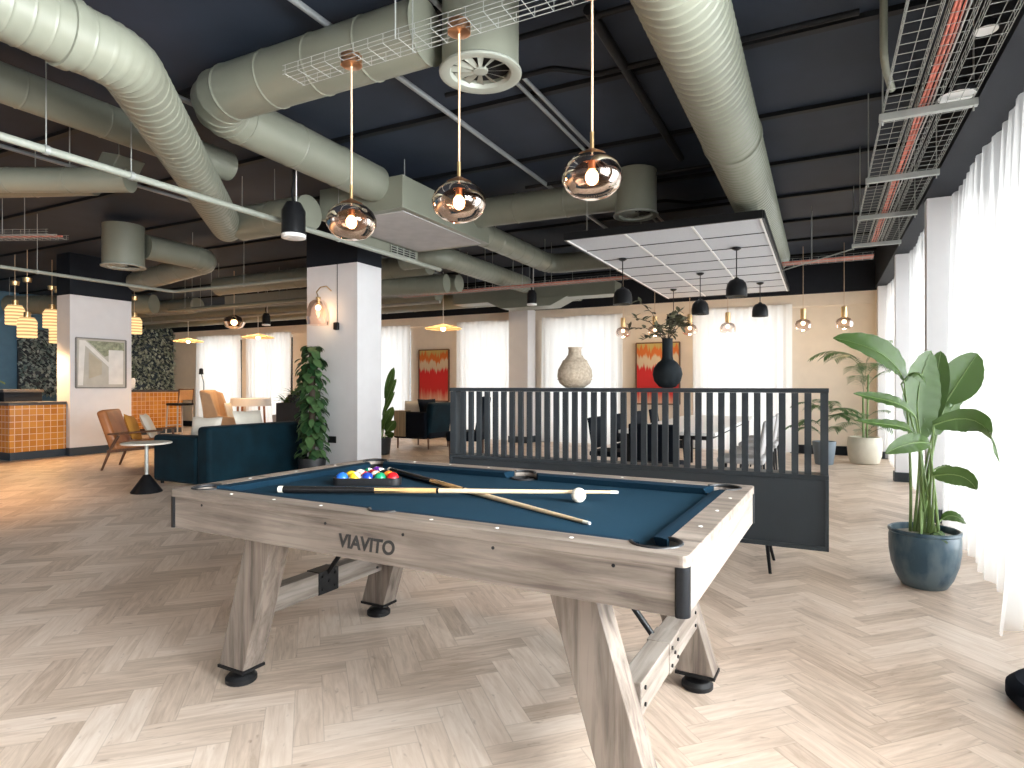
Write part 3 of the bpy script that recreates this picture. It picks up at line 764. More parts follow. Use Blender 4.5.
LV = [  # control points in the plant's own plane, width, side, roll
    ([vp(926, 440, .04), vp(917, 405, .03), vp(924, 375, .05), vp(940, 350, .07)], .31, (1, .25, .2), .0),
    ([vp(932, 438, .10), vp(944, 405, .10), vp(949, 370, .10), vp(953, 350, .10)], .17, (1, -.5, 0), .0),
    ([vp(958, 402, .10), vp(970, 386, .11), vp(984, 368, .14), vp(1001, 352, .18)], .24, (.65, -.35, -.65), .0),
    ([vp(900, 384, -.05), vp(892, 360, -.06), vp(870, 346, -.06), vp(832, 338, -.02)], .24, (.3, .55, .75), .0),
    ([vp(899, 384, -.03), vp(902, 366, -.1), vp(908, 372, -.12), vp(914, 386, -.12)], .12, (.8, .5, .2), .0),
    ([vp(908, 418, -.08), vp(893, 398, -.1), vp(870, 400, -.1), vp(845, 393, -.1)], .10, (.1, .6, .75), .0),
    ([vp(915, 440, -.05), vp(898, 420, -.1), vp(880, 426, -.12), vp(846, 419, -.1)], .08, (.1, .6, .7), .0),
    ([vp(919, 442, -.10), vp(900, 438, -.16), vp(884, 441, -.18), vp(866, 450, -.2)], .12, (.1, .4, 1), .0),
    ([vp(923, 424, -.10), vp(945, 412, -.16), vp(970, 412, -.18), vp(974, 458, -.2)], .18, (.55, .3, -.75), .0),
    ([vp(958, 412, .16), vp(972, 390, .2), vp(988, 388, .22), vp(1004, 394, .24)], .15, (.1, .5, -.8), .0),
    ([vp(962, 420, .18), vp(975, 412, .2), vp(985, 400, .2), vp(989, 384, .22)], .10, (.6, .3, -.7), .0),
    ([vp(921, 473, -.12), vp(932, 468, -.18), vp(945, 470, -.2), vp(950, 484, -.22)], .13, (0, .4, -1), .0),
    ([vp(934, 470, .0), vp(944, 465, .02), vp(952, 467, .03), vp(958, 471, .03)], .06, (0, .7, -.6), .0),
    ([vp(917, 530, -.13), vp(919, 524, -.15), vp(922, 525, -.17), vp(926, 536, -.19)], .08, (1, .2, .2), .0),
    ([vp(945, 520, .02), vp(950, 513, .0), vp(957, 515, -.02), vp(963, 523, -.03)], .07, (0, .5, 1), .0),
    ([vp(942, 436, .06), vp(940, 415, .08), vp(950, 400, .12), vp(960, 388, .14)], .22, (1, .3, .3), .0),
]
for pts, w, sd, rl in LV: big_leaf(pts, w, sidev=sd, roll=rl)
for i, (pts, w, sd, rl) in enumerate(LV):
    b = pts[0]; g = Vector((((i*37) % 10-5)*.013, ((i*53) % 10-5)*.013, .31)); mid = g.lerp(b, .55)+Vector((-(b.x)*.22, 0, 0))
    pth = [g.lerp(mid, t)*(1-t)+mid.lerp(b, t)*t for t in [k/8 for k in range(9)]]
    MB().tube(pth, [.0095-.005*k/8 for k in range(9)], 8).build('stem', 'stem', bp)

# ------------------------------------------------------------------ other plants
def fronds(root, n, h0, L, spread, lw, ll, m, seed, leaflets=14, stemr=.004, nm='frond'):
    r = random.Random(seed)
    for i in range(n):
        a = 2*pi*i/n+r.uniform(-.3, .3); rad = r.uniform(.6, 1)*spread
        p = Vector((0.02*cos(a), .02*sin(a), h0*r.uniform(.5, 1))); d = Vector((cos(a)*rad, sin(a)*rad, 1)).normalized(); pts = [p.copy()]; st = L*r.uniform(.75, 1)/12
        for k in range(12): d = (d+Vector((cos(a)*.10, sin(a)*.10, -.14*k/6))).normalized(); p = p+d*st; pts.append(p.copy())
        mb = MB(); mb.tube(pts, [stemr*(1-.7*k/12) for k in range(13)], 5)
        for k in range(leaflets):
            t = .25+.75*k/leaflets; f = t*12; j = min(11, int(f)); q = pts[j].lerp(pts[j+1], f-j); dd = (pts[j+1]-pts[j]).normalized()
            sd = dd.cross(Vector((0, 0, 1))).normalized()
            for s in (-1, 1):
                leaf_mesh(mb, q, dd*.75+sd*s+Vector((0, 0, .1)), ll*(1-.5*abs(t-.5)), lw, .55, 4)
        mb.build(nm, m, root)
def kentia(loc, label):
    t = thing('potted_palm', label, 'plant', loc)
    MB().lathe([(.16, 0), (.20, .01), (.235, .12), (.245, .25), (.235, .40), (.22, .42), (.205, .42), (.2, .36)], n=30).build('pot', 'creampot', t)
    MB().lathe([(.01, .37), (.205, .37), (.01, .39)], n=20).build('soil', 'soil', t)
    st = MB()
    for (a, h) in ((0, 1.4), (2, 1.1), (4, .8)): st.tube([(.03*cos(a), .03*sin(a), .37), (.05*cos(a), .05*sin(a), h)], .014, 8)
    st.build('trunk', 'stem', t)
    fronds(t, 10, 1.68, .92, .55, .024, .24, 'palm', 4, 18)
    fronds(t, 8, .75, .75, 1.3, .02, .18, 'palm', 9, 14)
kentia((.60, 11.15, 0), 'feathery palm in a round cream pot near the back right corner')
t = thing('potted_fern', 'bushy arching plant in a grey-blue pot behind the divider\'s right end', 'plant', (.03, 10.75, 0))
MB().lathe([(.12, 0), (.13, .01), (.17, .34), (.165, .36), (.15, .36), (.145, .3)], n=26).build('pot', 'greypot', t)
MB().lathe([(.01, .31), (.15, .31), (.01, .33)], n=16).build('soil', 'soil', t)
fronds(t, 13, .8, .62, .8, .035, .15, 'palm', 21, 12)
# pothos tower
def pothos():
    t = thing('pothos_tower', 'tall pothos climbing a pole in front of the white column', 'plant', (-5.98, 6.03, 0))
    MB().lathe([(.13, 0), (.15, .01), (.18, .26), (.175, .28), (.16, .28), (.155, .24)], n=26).build('pot', 'blackpot', t)
    MB().lathe([(.01, .24), (.16, .24), (.01, .26)], n=16).build('soil', 'soil', t)
    MB().tube([(0, 0, .25), (0, 0, 1.68)], .04, 10).build('moss_pole', 'bark', t)
    r = random.Random(5); mb = MB()
    for i in range(330):
        z = .3+1.45*r.random()**.95; a = r.random()*2*pi; rad = .05+.11*r.random()*(1.15-.35*(z/1.75))
        if z > 1.6: rad *= .6
        p = (rad*cos(a), rad*sin(a)*.8, z)
        leaf_mesh(mb, p, (cos(a)*.8, sin(a)*.8, r.uniform(-.7, .1)), r.uniform(.09, .17), r.uniform(.07, .12), 1.0, 5, .2)
    mb.build('foliage', 'pothos', t)
pothos()
# strelitzia half hidden behind the column
t = thing('leafy_potted_plant', 'dark green plant peeking out from behind the right side of the main column', 'plant', (-7.05, 8.75, 0), radians(26.75))
MB().lathe([(.15, 0), (.17, .01), (.2, .3), (.18, .3), (.17, .25)], n=24).build('pot', 'blackpot', t)
for (x, z, tx, tz, w) in ((.1, .9, .42, 1.35, .12), (.1, 1.0, .36, 1.55, .16), (.05, .7, .38, 1.12, .1), (-.1, 1.0, -.3, 1.7, .16), (.08, .5, .34, .85, .18), (.12, .4, .4, .6, .2), (.1, .35, .36, .38, .2), (.05, .45, .25, .7, .2)):
    tx *= .72
    big_leaf([Vector((x, 0, z)), Vector((x+(tx-x)*.5, -.03, z+(tz-z)*.7)), Vector((tx, -.05, tz))], w, sidev=(.5, .4, -.5), root=t, nseg=8)
    MB().tube([(0, 0, .25), (x*.5, 0, z*.6), (x, 0, z)], .008, 6).build('stem', 'stem', t)

# ------------------------------------------------------------------ ceiling services
def duct(name, label, pts, r, rib=.35, ribh=.006, rad=None, joints=None, cap=True, group=None, m='sage', extra=None):
    """round spiral duct with raised seams, as one thing: body + collars"""
    P = [Vector(p) for p in pts]; c = sum(P, Vector())/len(P); c.z = 0
    t = thing(name, label, 'air duct', c, 0, group)
    path = resample(arc_path([p-c for p in P], rad or r*1.6, 5), rib)
    prev = None; C = []; R = []
    for i in range(len(path)-1):
        a, b = path[i], path[i+1]; l = (b-a).length; d = (b-a).normalized()
        e = min(.008, l*.2)
        C += [a+d*e*.01, a+d*e, a+d*e*1.6, b-d*e*1.6, b-d*e]; R += [r+ribh, r, r, r, r]
    C.append(path[-1]); R.append(r)
    MB().tube(C, R, 28, cap).build('duct_body', m, t)
    if P[0].z < 3.25:
        for f in (.12, .88):
            q = path[int(f*(len(path)-1))]; MB().tube([(q.x, q.y, q.z+r*.95), (q.x, q.y, 3.55-c.z)], .005, 6).build('hanger_rod', 'galv', t)
    if joints:
        for (q0, dirv) in joints:
            q = Vector(q0)-c; dv = Vector(dirv).normalized()
            MB().tube([q-dv*.03, q-dv*.028, q+dv*.028, q+dv*.03], [r+.002, r+.014, r+.014, r+.002], 28).build('joint_collar', m, t)
    return t
def hanger(t, x, y, z0, z1=3.55):
    MB().tube([(x, y, z0), (x, y, z1)], .004, 6).build('hanger_rod', 'galv', t)

d = duct('ventilation_duct', 'big pale ribbed duct running along the window side beside the cable trays', [(-.60, -1.0, 3.1), (-.62, 9.8, 3.1)], .205, .075, .006, joints=[((-.61, 4.9, 3.1), (0, 1, 0)), ((-.61, 2.0, 3.1), (0, 1, 0))])
duct('ventilation_duct', 'ribbed duct from the top left corner bending diagonally away to the left', [(-3.4, -1.5, 3.0), (-3.4, 2.05, 3.0), (-5.95, 4.72, 3.0)], .165, .09, .004, rad=.35,
     joints=[((-3.4, 1.75, 3.0), (0, 1, 0)), ((-3.4, 1.0, 3.0), (0, 1, 0)), ((-3.4, 1.38, 3.0), (0, 1, 0))])
duct('ventilation_duct', 'short wide duct joining the diagonal duct\'s far end towards the main column', [(-5.75, 4.75, 3.02), (-4.75, 4.75, 3.02)], .18, .5, .004)
duct('ventilation_duct', 'thick elbowed duct feeding the large round ceiling diffuser at top centre', [(-2.068, 2.996, 3.299), (-4.047, 2.996, 3.299), (-4.047, 4.942, 3.266)], .185, .47, .006, rad=.33)
duct('ventilation_duct', 'slim duct at upper left passing behind the diagonal duct', [(-5.031, 0.585, 3.303), (-5.031, 4.001, 3.303)], .134, .55, .004)
duct('ventilation_duct', 'level duct with capped end at the far left under the ceiling', [(-8.6, 1.62, 3.0), (-5.34, 3.26, 3.0)], .105, .5, .004)
duct('ventilation_duct', 'greenish duct at far left just above the long pale pipe', [(-9.0, 2.3, 3.13), (-6.2, 3.45, 3.13)], .09, .6, .004)
t = thing('air_scoop', 'short slanted duct outlet above the capped duct at far left', 'air duct', (-5.75, 3.35, 3.1)); hanger(t, .1, 0, .1, .45)
MB().hexa([(-.17, -.12, -.06), (.1, -.12, -.06), (.1, .12, -.06), (-.17, .12, -.06)], [(.05, -.12, .2), (.3, -.12, .13), (.3, .12, .13), (.05, .12, .2)]).build('duct_body', 'sage', t, .01)
# fan coil unit
t = thing('fan_coil_unit', 'boxy sage air unit between the elbowed duct and the main column', 'air unit', (-4.226, 5.814, 2.986))
MB().bb(-.56, .53, -.88, .89, 0, .325).build('casing', 'sage', t, .006)
MB().bb(-.49, .46, -.78, .80, -.008, 0).build('access_panel', 'greyfab', t)
MB().bb(-.70, -.57, -.56, .92, -.12, .02).build('return_plenum', 'sage', t, .004)
gr = MB().bb(-.59, -.565, .33, .87, -.11, .0).build('return_grille', 'dark', t)
sl = MB()
for k in range(4): sl.bb(-.568, -.556, .33, .87, -.107+.029*k, -.097+.029*k)
for k in range(5): sl.bb(-.568, -.555, .33+.13*k, .345+.13*k, -.11, 0)
sl.build('grille_bar', 'sagelight', gr)
for x, y in ((-.45, -.7), (.42, -.7), (-.45, .7), (.42, .7)): hanger(t, x, y, .32, .55)
duct('ventilation_duct', 'duct leaving the boxy unit towards the back then turning right', [(-3.913, 6.652, 3.177), (-3.913, 9.112, 3.177), (-1.342, 9.112, 3.177)], .15, .33, .005, rad=.28)
duct('ventilation_duct', 'lower ribbed duct running back beneath the boxy unit', [(-5.422, 7.267, 3.055), (-4.807, 7.267, 3.055), (-4.807, 10.062, 3.055)], .15, .12, .004, rad=.3)
duct('ventilation_duct', 'duct feeding the smaller round diffuser by the acoustic raft', [(-3.801, 6.429, 3.299), (-1.957, 6.507, 3.299)], .168, .7, .006)
def diffuser(label, loc, r, h, blades=12, stub=None):
    t = thing('ceiling_diffuser', label, 'air diffuser', loc)
    MB().lathe([(.002, .05), (r*.80, .05), (r*.80, 0), (r, .0), (r, h), (r*.96, h+.004), (r*.3, h+.004)], n=44).build('plenum_drum', 'sage', t)
    MB().lathe([(r*.76, .012), (r*.80, -.012), (r*.99, -.024), (r*1.07, -.018), (r*1.08, -.006), (r*1.02, .006)], n=44, cap=False).build('flange_ring', 'sagelight', t)
    MB().lathe([(.002, .035), (r*.78, .035), (r*.78, .04)], n=36).build('shade_disc', 'dark', t)  # black disc painted in for the shade inside the drum
    b = MB(); cn = MB()
    for k in range(blades):
        a = 2*pi*k/blades; ca, sa = cos(a), sin(a); ta = (-sa, ca)
        w = r*.10
        b.add([(ca*r*.18-ta[0]*w*.4, sa*r*.18-ta[1]*w*.4, .0), (ca*r*.77-ta[0]*w, sa*r*.77-ta[1]*w, .004), (ca*r*.77+ta[0]*w, sa*r*.77+ta[1]*w, .022), (ca*r*.18+ta[0]*w*.4, sa*r*.18+ta[1]*w*.4, .012)], [(0, 1, 2, 3)])
    b.build('swirl_vane', 'sagelight', t); MB().lathe([(.002, -.004), (r*.19, -.002), (r*.2, .012), (.002, .016)], n=24).build('hub', 'sagelight', t)
    return t
diffuser('large round swirl diffuser on a drum at top centre', (-1.822, 3.197, 3.098), .229, .44)
diffuser('smaller round swirl diffuser on a sage drum right of the right amber pendant', (-1.789, 6.507, 3.065), .222, .46)
diffuser('round sage drum diffuser above the left white column', (-8.73, 5.24, 2.9), .26, .56)
duct('ventilation_duct', 'elbowed duct beside the drum diffuser above the orange armchair', [(-8.6, 5.47, 3.2), (-8.5, 6.45, 3.17), (-10.8, 6.7, 3.05)], .17, .5, .006, rad=.3)
duct('ventilation_duct', 'long brown-lit duct left of the main column near the ceiling', [(-10.2, 7.9, 3.1), (-5.4, 7.9, 3.1)], .165, .7, .006)
duct('ventilation_duct', 'pale long duct low under the ceiling in front of the back wall', [(-17.6, 11.3, 3.05), (-4.2, 11.3, 3.05)], .17, .8, .006)
duct('ventilation_duct', 'second pale long duct beside the back wall band, nearer the room', [(-16.5, 10.1, 3.0), (-6.7, 10.1, 3.0)], .15, .8, .006)
duct('ventilation_duct', 'light ribbed duct rising to the left of the main column head', [(-8.3, 8.6, 3.05), (-6.2, 8.6, 2.92), (-5.3, 8.6, 2.9)], .14, .15, .005)
duct('ventilation_duct', 'capped duct stub right of the main column near the ceiling', [(-6.6, 8.1, 2.86), (-5.35, 8.3, 2.86)], .15, .15, .004)
duct('ventilation_duct', 'duct at far left behind the glowing bar pendants', [(-15.5, 6.9, 2.95), (-12.6, 8.2, 2.95)], .2, .8, .006)
duct('ventilation_duct', 'thick duct over the bar ending in a round cap', [(-17.4, 9.5, 3.1), (-13.0, 9.5, 3.1)], .18, .8, .006)
t = thing('rectangular_duct', 'flat sage trunk duct stepping down behind the hanging cable tray', 'air duct', (-4.9, 10.5, 2.8))
MB().hexa([(-1.6, -.2, 0.02), (1.7, -.2, .02), (1.7, .2, .02), (-1.6, .2, .02)], [(-1.6, -.2, .25), (1.7, -.2, .25), (1.7, .2, .25), (-1.6, .2, .25)]).build('duct_body', 'sage', t, .006)
MB().hexa([(-.5, -.24, -.12), (.5, -.24, -.12), (.5, .24, -.12), (-.5, .24, -.12)], [(-.85, -.24, .04), (.85, -.24, .04), (.85, .24, .04), (-.85, .24, .04)]).build('drop_section', 'sage', t, .006)
for x in (-1.5, -.3, .9, 1.6): hanger(t, x, -.15, .25, .75)
t = thing('rectangular_duct', 'flat pale duct running to the back wall left of the main column', 'air duct', (-9.3, 9.3, 2.95))
MB().bb(-2.2, 2.2, -.25, .25, 0, .2).build('duct_body', 'sagelight', t, .006)

# wire cable trays
def tray(name, label, p0, p1, w, h=.05, step=.1, cables=(), group='wire cable trays', rods=()):
    p0 = Vector(p0); p1 = Vector(p1); d = p1-p0; L = d.length
    t = thing(name, label, 'cable tray', p0, math.atan2(d.y, d.x), group)
    m = MB(); r = .0019
    for y, z in ((-w/2, h), (-w/2, h*.45), (-w/2, 0), (0, 0), (w/2, 0), (w/2, h*.45), (w/2, h)) + (((-w/4, 0), (w/4, 0)) if w > .14 else ()):
        m.tube([(0, y, z), (L, y, z)], r, 5)
    k = 0
    while k*step < L:
        x = k*step+.02; m.tube([(x, -w/2, h), (x, -w/2, -.002), (x, w/2, -.002), (x, w/2, h)], r, 5); k += 1
    m.build('wire_basket', 'galv', t)
    rr = random.Random(len(label))
    for (cy, cr, cm) in cables:
        pts = [(x, cy+rr.uniform(-.006, .006), .006+cr) for x in [L*i/14 for i in range(15)]]
        MB().tube(pts, cr, 6).build('cable', cm, t)
    for x in rods: 
        for y in (-w/2, w/2): MB().tube([(x, y, 0), (x, y, 3.55-p0.z)], .004, 6).build('hanger_rod', 'galv', t)
    return t
ZT_ = 2.88
tray('cable_tray', 'leftmost of the three wire trays along the window side', (.405, 1.6, ZT_), (.405, 8.35, ZT_), .14)
tray('cable_tray', 'middle wire tray along the window side carrying red cables', (.56, 1.6, ZT_), (.56, 8.35, ZT_), .11, cables=((.02, .009, 'redcable'), (.038, .007, 'redcable'), (.0, .006, 'redcable'), (-.02, .005, 'galv')))
tray('cable_tray', 'rightmost of the three wire trays, nearest the navy bulkhead', (.715, 1.6, ZT_), (.715, 8.35, ZT_), .13)
for i, y in enumerate((3.1, 4.36, 5.65, 6.87, 8.19)):
    LB = ['out of sight above', 'with a round black lamp', 'second nearest', 'third nearest', 'farthest back']
    if i == 0: continue
    t = thing('tray_bracket', 'steel bracket under the window-side wire trays, '+LB[i], 'bracket', (.555, y, ZT_-.035), 0, 'tray brackets')
    MB().bb(-.245, .245, -.02, .02, -.014, .028).build('channel', 'galv', t, .002)
    for x in (-.225, .225): MB().tube([(x, 0, -.04), (x, 0, 3.55-ZT_+.035)], .005, 6).build('threaded_rod', 'galv', t)
tray('cable_tray', 'wire tray of red and grey cables crossing the room before the back wall', (.58, 8.97, 2.84), (-6.9, 9.13, 2.84), .25, cables=((.05, .014, 'redcable'), (-.04, .012, 'redcable'), (0, .012, 'galv'), (.09, .01, 'redcable'), (-.09, .012, 'redcable')), rods=(.7, 4.5, 4.9, 5.6, 6.1, 6.8))
tray('cable_tray', 'short wire tray overhead that the amber pendants hang from', (-2.76, 2.63, 3.005), (-.3, 2.63, 3.005), .15, .05, .1, rods=(.8, 2.2))
tray('cable_tray', 'wire tray at far left over the bar', (-9.5, 3.3, 2.95), (-7.9, 4.0, 2.95), .3, cables=((.05, .012, 'redcable'), (-.03, .01, 'galv')), rods=(1.2,))
tray('cable_tray', 'long thin wire tray left of the main column', (-13.5, 8.7, 2.82), (-6.3, 8.9, 2.82), .2, cables=((0, .012, 'galv'),), rods=(1.5, 4, 6))
# pipes and conduits
def pipe(label, pts, r, m='conduit', nm='pipe', rods=()):
    P = [Vector(p) for p in pts]; c = P[0].copy()
    t = thing(nm, label, 'pipe', c)
    MB().tube(arc_path([p-c for p in P], .12, 4), r, 10).build('pipe_run', m, t)
    for (x, y) in rods: 
        MB().tube([(x-c.x, y-c.y, -.03), (x-c.x, y-c.y, 3.55-c.z)], .004, 6).build('hanger_rod', 'galv', t)
        MB().tube([(x-c.x, y-c.y-.015, 0), (x-c.x, y-c.y+.015, 0)], r+.006, 10).build('pipe_clamp', 'galv', t)
    return t
pipe('long pale pipe crossing from the left edge to the column head', [(-4.49, .8, 2.75), (-4.49, 6.8, 2.75)], .026, 'sagelight', rods=((-4.49, 2.2), (-4.49, 2.75), (-4.49, 4.9)))
pipe('steel conduit under the ceiling left of centre, passing behind the elbowed duct', [(-2.75, 1.0, 3.47), (-2.75, 10.5, 3.47)], .022)
pipe('paired steel conduit under the ceiling behind the top-centre diffuser', [(-2.05, 1.5, 3.50), (-2.05, 11.5, 3.50)], .016)
pipe('second steel conduit alongside the paired one behind the diffuser', [(-1.97, 1.5, 3.50), (-1.97, 11.5, 3.50)], .016)
pipe('long thin pipe bending from above the bar across to the main column', [(-9.4, 2.8, 2.75), (-9.4, 6.45, 2.75), (-6.3, 6.5, 2.75)], .024, 'sagelight', rods=((-9.4, 4.5), (-7.8, 6.475)))
pipe('thin grey pipe under the ceiling before the left back windows', [(-17.0, 9.7, 2.8), (-6.4, 9.7, 2.8)], .03, 'galv', rods=((-15, 9.7), (-11, 9.7), (-8, 9.7)))
pipe('brown-lit pipe under the long ducts left of the main column', [(-12.1, 8.2, 2.78), (-6.4, 8.2, 2.78)], .035, 'sage', rods=((-11.6, 8.2), (-10.8, 8.2), (-7.6, 8.2)))
pipe('steel conduit at the upper left beside the diagonal duct', [(-4.5, 1.5, 3.48), (-4.5, 3.1, 3.48), (-4.5, 8.5, 3.48)], .022)
pipe('dark steel conduit on the ceiling at far left', [(-6.9, .5, 3.48), (-6.9, 11.0, 3.48)], .02)
for i, (y, xa, xb) in enumerate(((4.02, -2.6, .2), (6.3, -3.0, -.6), (7.5, -2.6, -.9), (3.35, -3.6, -.9))):
    pipe(['black cable pipe across the ceiling above the right amber pendant', 'black pipe across the ceiling by the smaller diffuser', 'black pipe on the ceiling above the acoustic raft', 'black pipe on the ceiling above the top-centre diffuser'][i], [(xa, y, 3.47), (xa+.9, y, 3.47), (xa+1.15, y+.22, 3.47), (xb, y+.22, 3.47)], .02, 'blackpipe')
pipe('thick black pipe on the ceiling running towards the acoustic raft', [(-1.25, 3.5, 3.48), (-1.25, 6.2, 3.48)], .035, 'blackpipe')
pipe('bent drain pipe hanging beside the leftmost window-side tray', [(.30, 3.9, 3.5), (.30, 3.9, 2.98), (.36, 4.15, 2.93)], .02, 'sage')
pipe('white rod brace behind the trays at back right', [(-.55, 9.0, 2.75), (.35, 8.7, 2.92)], .008, 'galv')

# ------------------------------------------------------------------ acoustic raft
t = thing('acoustic_raft', 'suspended grey acoustic ceiling raft above the dining table', 'ceiling panel', (-1.45, 8.45, 2.75))
X, Y = .97, 2.42
f = MB()
for s in (-1, 1): f.bb(-X, X, s*Y-.012, s*Y+.012, 0, .075).bb(s*X-.012, s*X+.012, -Y+.012, Y-.012, 0, .075)
f.build('edge_frame', 'blackmetal', t)
g = MB()
for x in (-.33, .33): g.bb(x-.009, x+.009, -Y+.012, Y-.012, .0, .02)
for s in (-1, 1): g.bb(s*(X-.022)-.009, s*(X-.022)+.009, -Y+.012, Y-.012, -.002, .02)
g.build('white_bar', 'whitegloss', t)
g = MB()
for k in range(1, 8): g.bb(-X+.012, X-.012, -Y+k*Y/4-.006, -Y+k*Y/4+.006, .001, .02)
g.build('cross_bar', 'blackmetal', t)
for i in range(3):
    for j in range(8):
        xa = [-X+.031, -.316, .344][i]; xb = [-.344, .316, X-.031][i]
        MB().bb(xa, xb, -Y+j*Y/4+.012, -Y+(j+1)*Y/4-.012, .006, .03).build('acoustic_tile', 'acoustic', t)
for x in (-.8, .8):
    for y in (-2.2, 0, 2.2): hanger(t, x, y, .07, .8)

# ------------------------------------------------------------------ pendants
def lamp_light(parent, z, power, col=(1, .68, .36), r=.03):
    l = bpy.data.lights.new('bulb_light', 'POINT'); l.energy = power; l.color = col; l.shadow_soft_size = r
    o = bpy.data.objects.new('bulb_light', l); COL.objects.link(o); o.parent = parent; o.location = (0, 0, z)
def down_light(parent, z, power, col=(1, .6, .28), ang=150):
    l = bpy.data.lights.new('lamp_beam', 'SPOT'); l.energy = power; l.color = col; l.shadow_soft_size = .08; l.spot_size = radians(ang); l.spot_blend = .6
    o = bpy.data.objects.new('lamp_beam', l); COL.objects.link(o); o.parent = parent; o.location = (0, 0, z)
def amber_pendant(label, x, y, zc):
    t = thing('glass_pendant', label, 'pendant lamp', (x, y, zc), 0, 'amber glass pendants over the pool table')
    top = 3.0-zc
    MB().lathe([(.045, top-.005), (.058, top), (.058, top+.055), (.03, top+.062), (.002, top+.062)], n=26).build('canopy', 'copper', t)
    MB().tube([(0, 0, .125), (.001, 0, top*.6), (0, 0, top)], .0055, 8).build('cord', 'cord', t)
    MB().tube([(0, 0, .10), (0, 0, .20)], .009, 10).build('cord_sleeve', 'brass', t)
    MB().lathe([(.012, .125), (.03, .115), (.062, .098), (.066, .088), (.062, .084), (.03, .09), (.012, .09)], n=26).build('gallery_cap', 'copper', t)
    MB().lathe([(.016, .09), (.018, .03), (.014, .03)], n=16).build('lampholder', 'copper', t)
    MB().sphere((0, 0, -.005), .03, 16, 10, (1, 1, 1.2)).build('bulb', 'bulb', t)
    pr = [(.066, .088), (.095, .074), (.122, .046), (.137, .010), (.136, -.022), (.118, -.058), (.086, -.085), (.045, -.098), (.0, -.10)]
    MB().lathe(pr, n=36, cap=False).build('glass_shade', 'smoke', t)
    lamp_light(t, -.06, 5)
amber_pendant('smoked amber glass pendant, leftmost of the three over the pool table', -2.335, 2.65, 2.135)
amber_pendant('smoked amber glass pendant, middle of the three, over the pool table', -1.635, 2.65, 2.15)
amber_pendant('smoked amber glass pendant, rightmost and largest of the three over the table', -.93, 2.65, 2.17)
def dome(label, x, y, ztop, zc, s=1):
    t = thing('dome_pendant', label, 'pendant lamp', (x, y, zc), 0, 'black dome pendants under the raft')
    h = ztop-zc
    MB().lathe([(.02, h-.03), (.05, h-.012), (.05, h)], n=20).build('canopy', 'blackmetal', t)
    MB().tube([(0, 0, .1*s), (0, 0, h)], .006, 8).build('cord', 'blackplastic', t)
    MB().lathe([(.02*s, .13*s), (.03*s, .115*s), (.07*s, .10*s), (.10*s, .06*s), (.112*s, 0), (.113*s, -.08*s), (.108*s, -.08*s), (.107*s, 0), (.095*s, .055*s), (.06*s, .09*s), (.0, .10*s)], n=30).build('dome_shade', 'blackmetal', t)
    MB().lathe([(.001, -.04*s), (.10*s, -.04*s), (.1*s, -.03*s)], n=24).build('diffuser_disc', 'bulb2', t)
dome('black dome pendant nearest the camera on the raft\'s left side, left of the vase', -2.14, 7.2, 2.75, 2.28)
dome('large-looking black dome pendant below the raft\'s right edge', -.845, 7.2, 2.75, 2.29)
dome('black dome pendant in the middle of the five under the raft', -1.475, 8.6, 2.75, 2.27)
dome('black dome pendant half hidden by dried branches under the raft', -2.1, 9.85, 2.75, 2.27)
dome('black dome pendant farthest right and back under the raft', -.82, 9.8, 2.75, 2.33)
def back_pendant(label, x, y, zc):
    t = thing('clear_glass_pendant', label, 'pendant lamp', (x, y, zc), 0, 'clear glass pendants with brass tops near the back wall')
    h = 3.54-zc
    MB().tube([(0, 0, .2), (0, 0, h)], .005, 6).build('cord', 'cord', t)
    MB().lathe([(.04, .1), (.045, .12), (.045, .27), (.03, .28), (.002, .28)], n=18).build('brass_holder', 'brass', t)
    MB().lathe([(.05, .1), (.11, .07), (.14, .01), (.13, -.06), (.08, -.09), (.05, -.095)], n=24, cap=False).build('glass_shade', 'clear', t)
    MB().sphere((0, 0, .03), .035, 12, 8).build('bulb', 'bulb2', t); lamp_light(t, -.14, 5)
for i, (x, y) in enumerate(((-.28, 11.3), (.32, 11.3), (-1.47, 11.3), (-2.12, 11.3), (-2.75, 11.3), (-3.35, 11.3))):
    back_pendant('brass-topped glass pendant by the back wall, ' + ['just left of the rightmost one', 'rightmost of its row', 'third from the right, before the wide curtain', 'right of the second red picture', 'above the second red picture', 'leftmost of its row, left of the dried branches'][i], x, y, 2.23)
def rattan(label, x, y, z):
    t = thing('rattan_pendant', label, 'pendant lamp', (x, y, z), 0, 'flat rattan disc pendants')
    MB().lathe([(.355, -.006), (.37, 0), (.365, .014), (.2, .06), (.05, .09), (.03, .10)], n=36, cap=False).build('rattan_shade', 'rattan', t)
    MB().tube([(0, 0, .09), (0, 0, 3.54-z)], .006, 6).build('cord', 'whitegloss', t)
    MB().sphere((0, 0, .005), .05, 12, 8).build('bulb', 'bulb', t)
    down_light(t, -.06, 24, (1, .70, .42)); lamp_light(t, -.07, 22, (1, .72, .44))
rattan('flat rattan disc pendant beside the green wall, leftmost of three', -14.8, 10.55, 2.38)
rattan('flat rattan disc pendant before the second back window, left of the column', -12.1, 10.45, 2.38)
rattan('flat rattan disc pendant right of the main column above the red picture', -6.88, 10.54, 2.38)
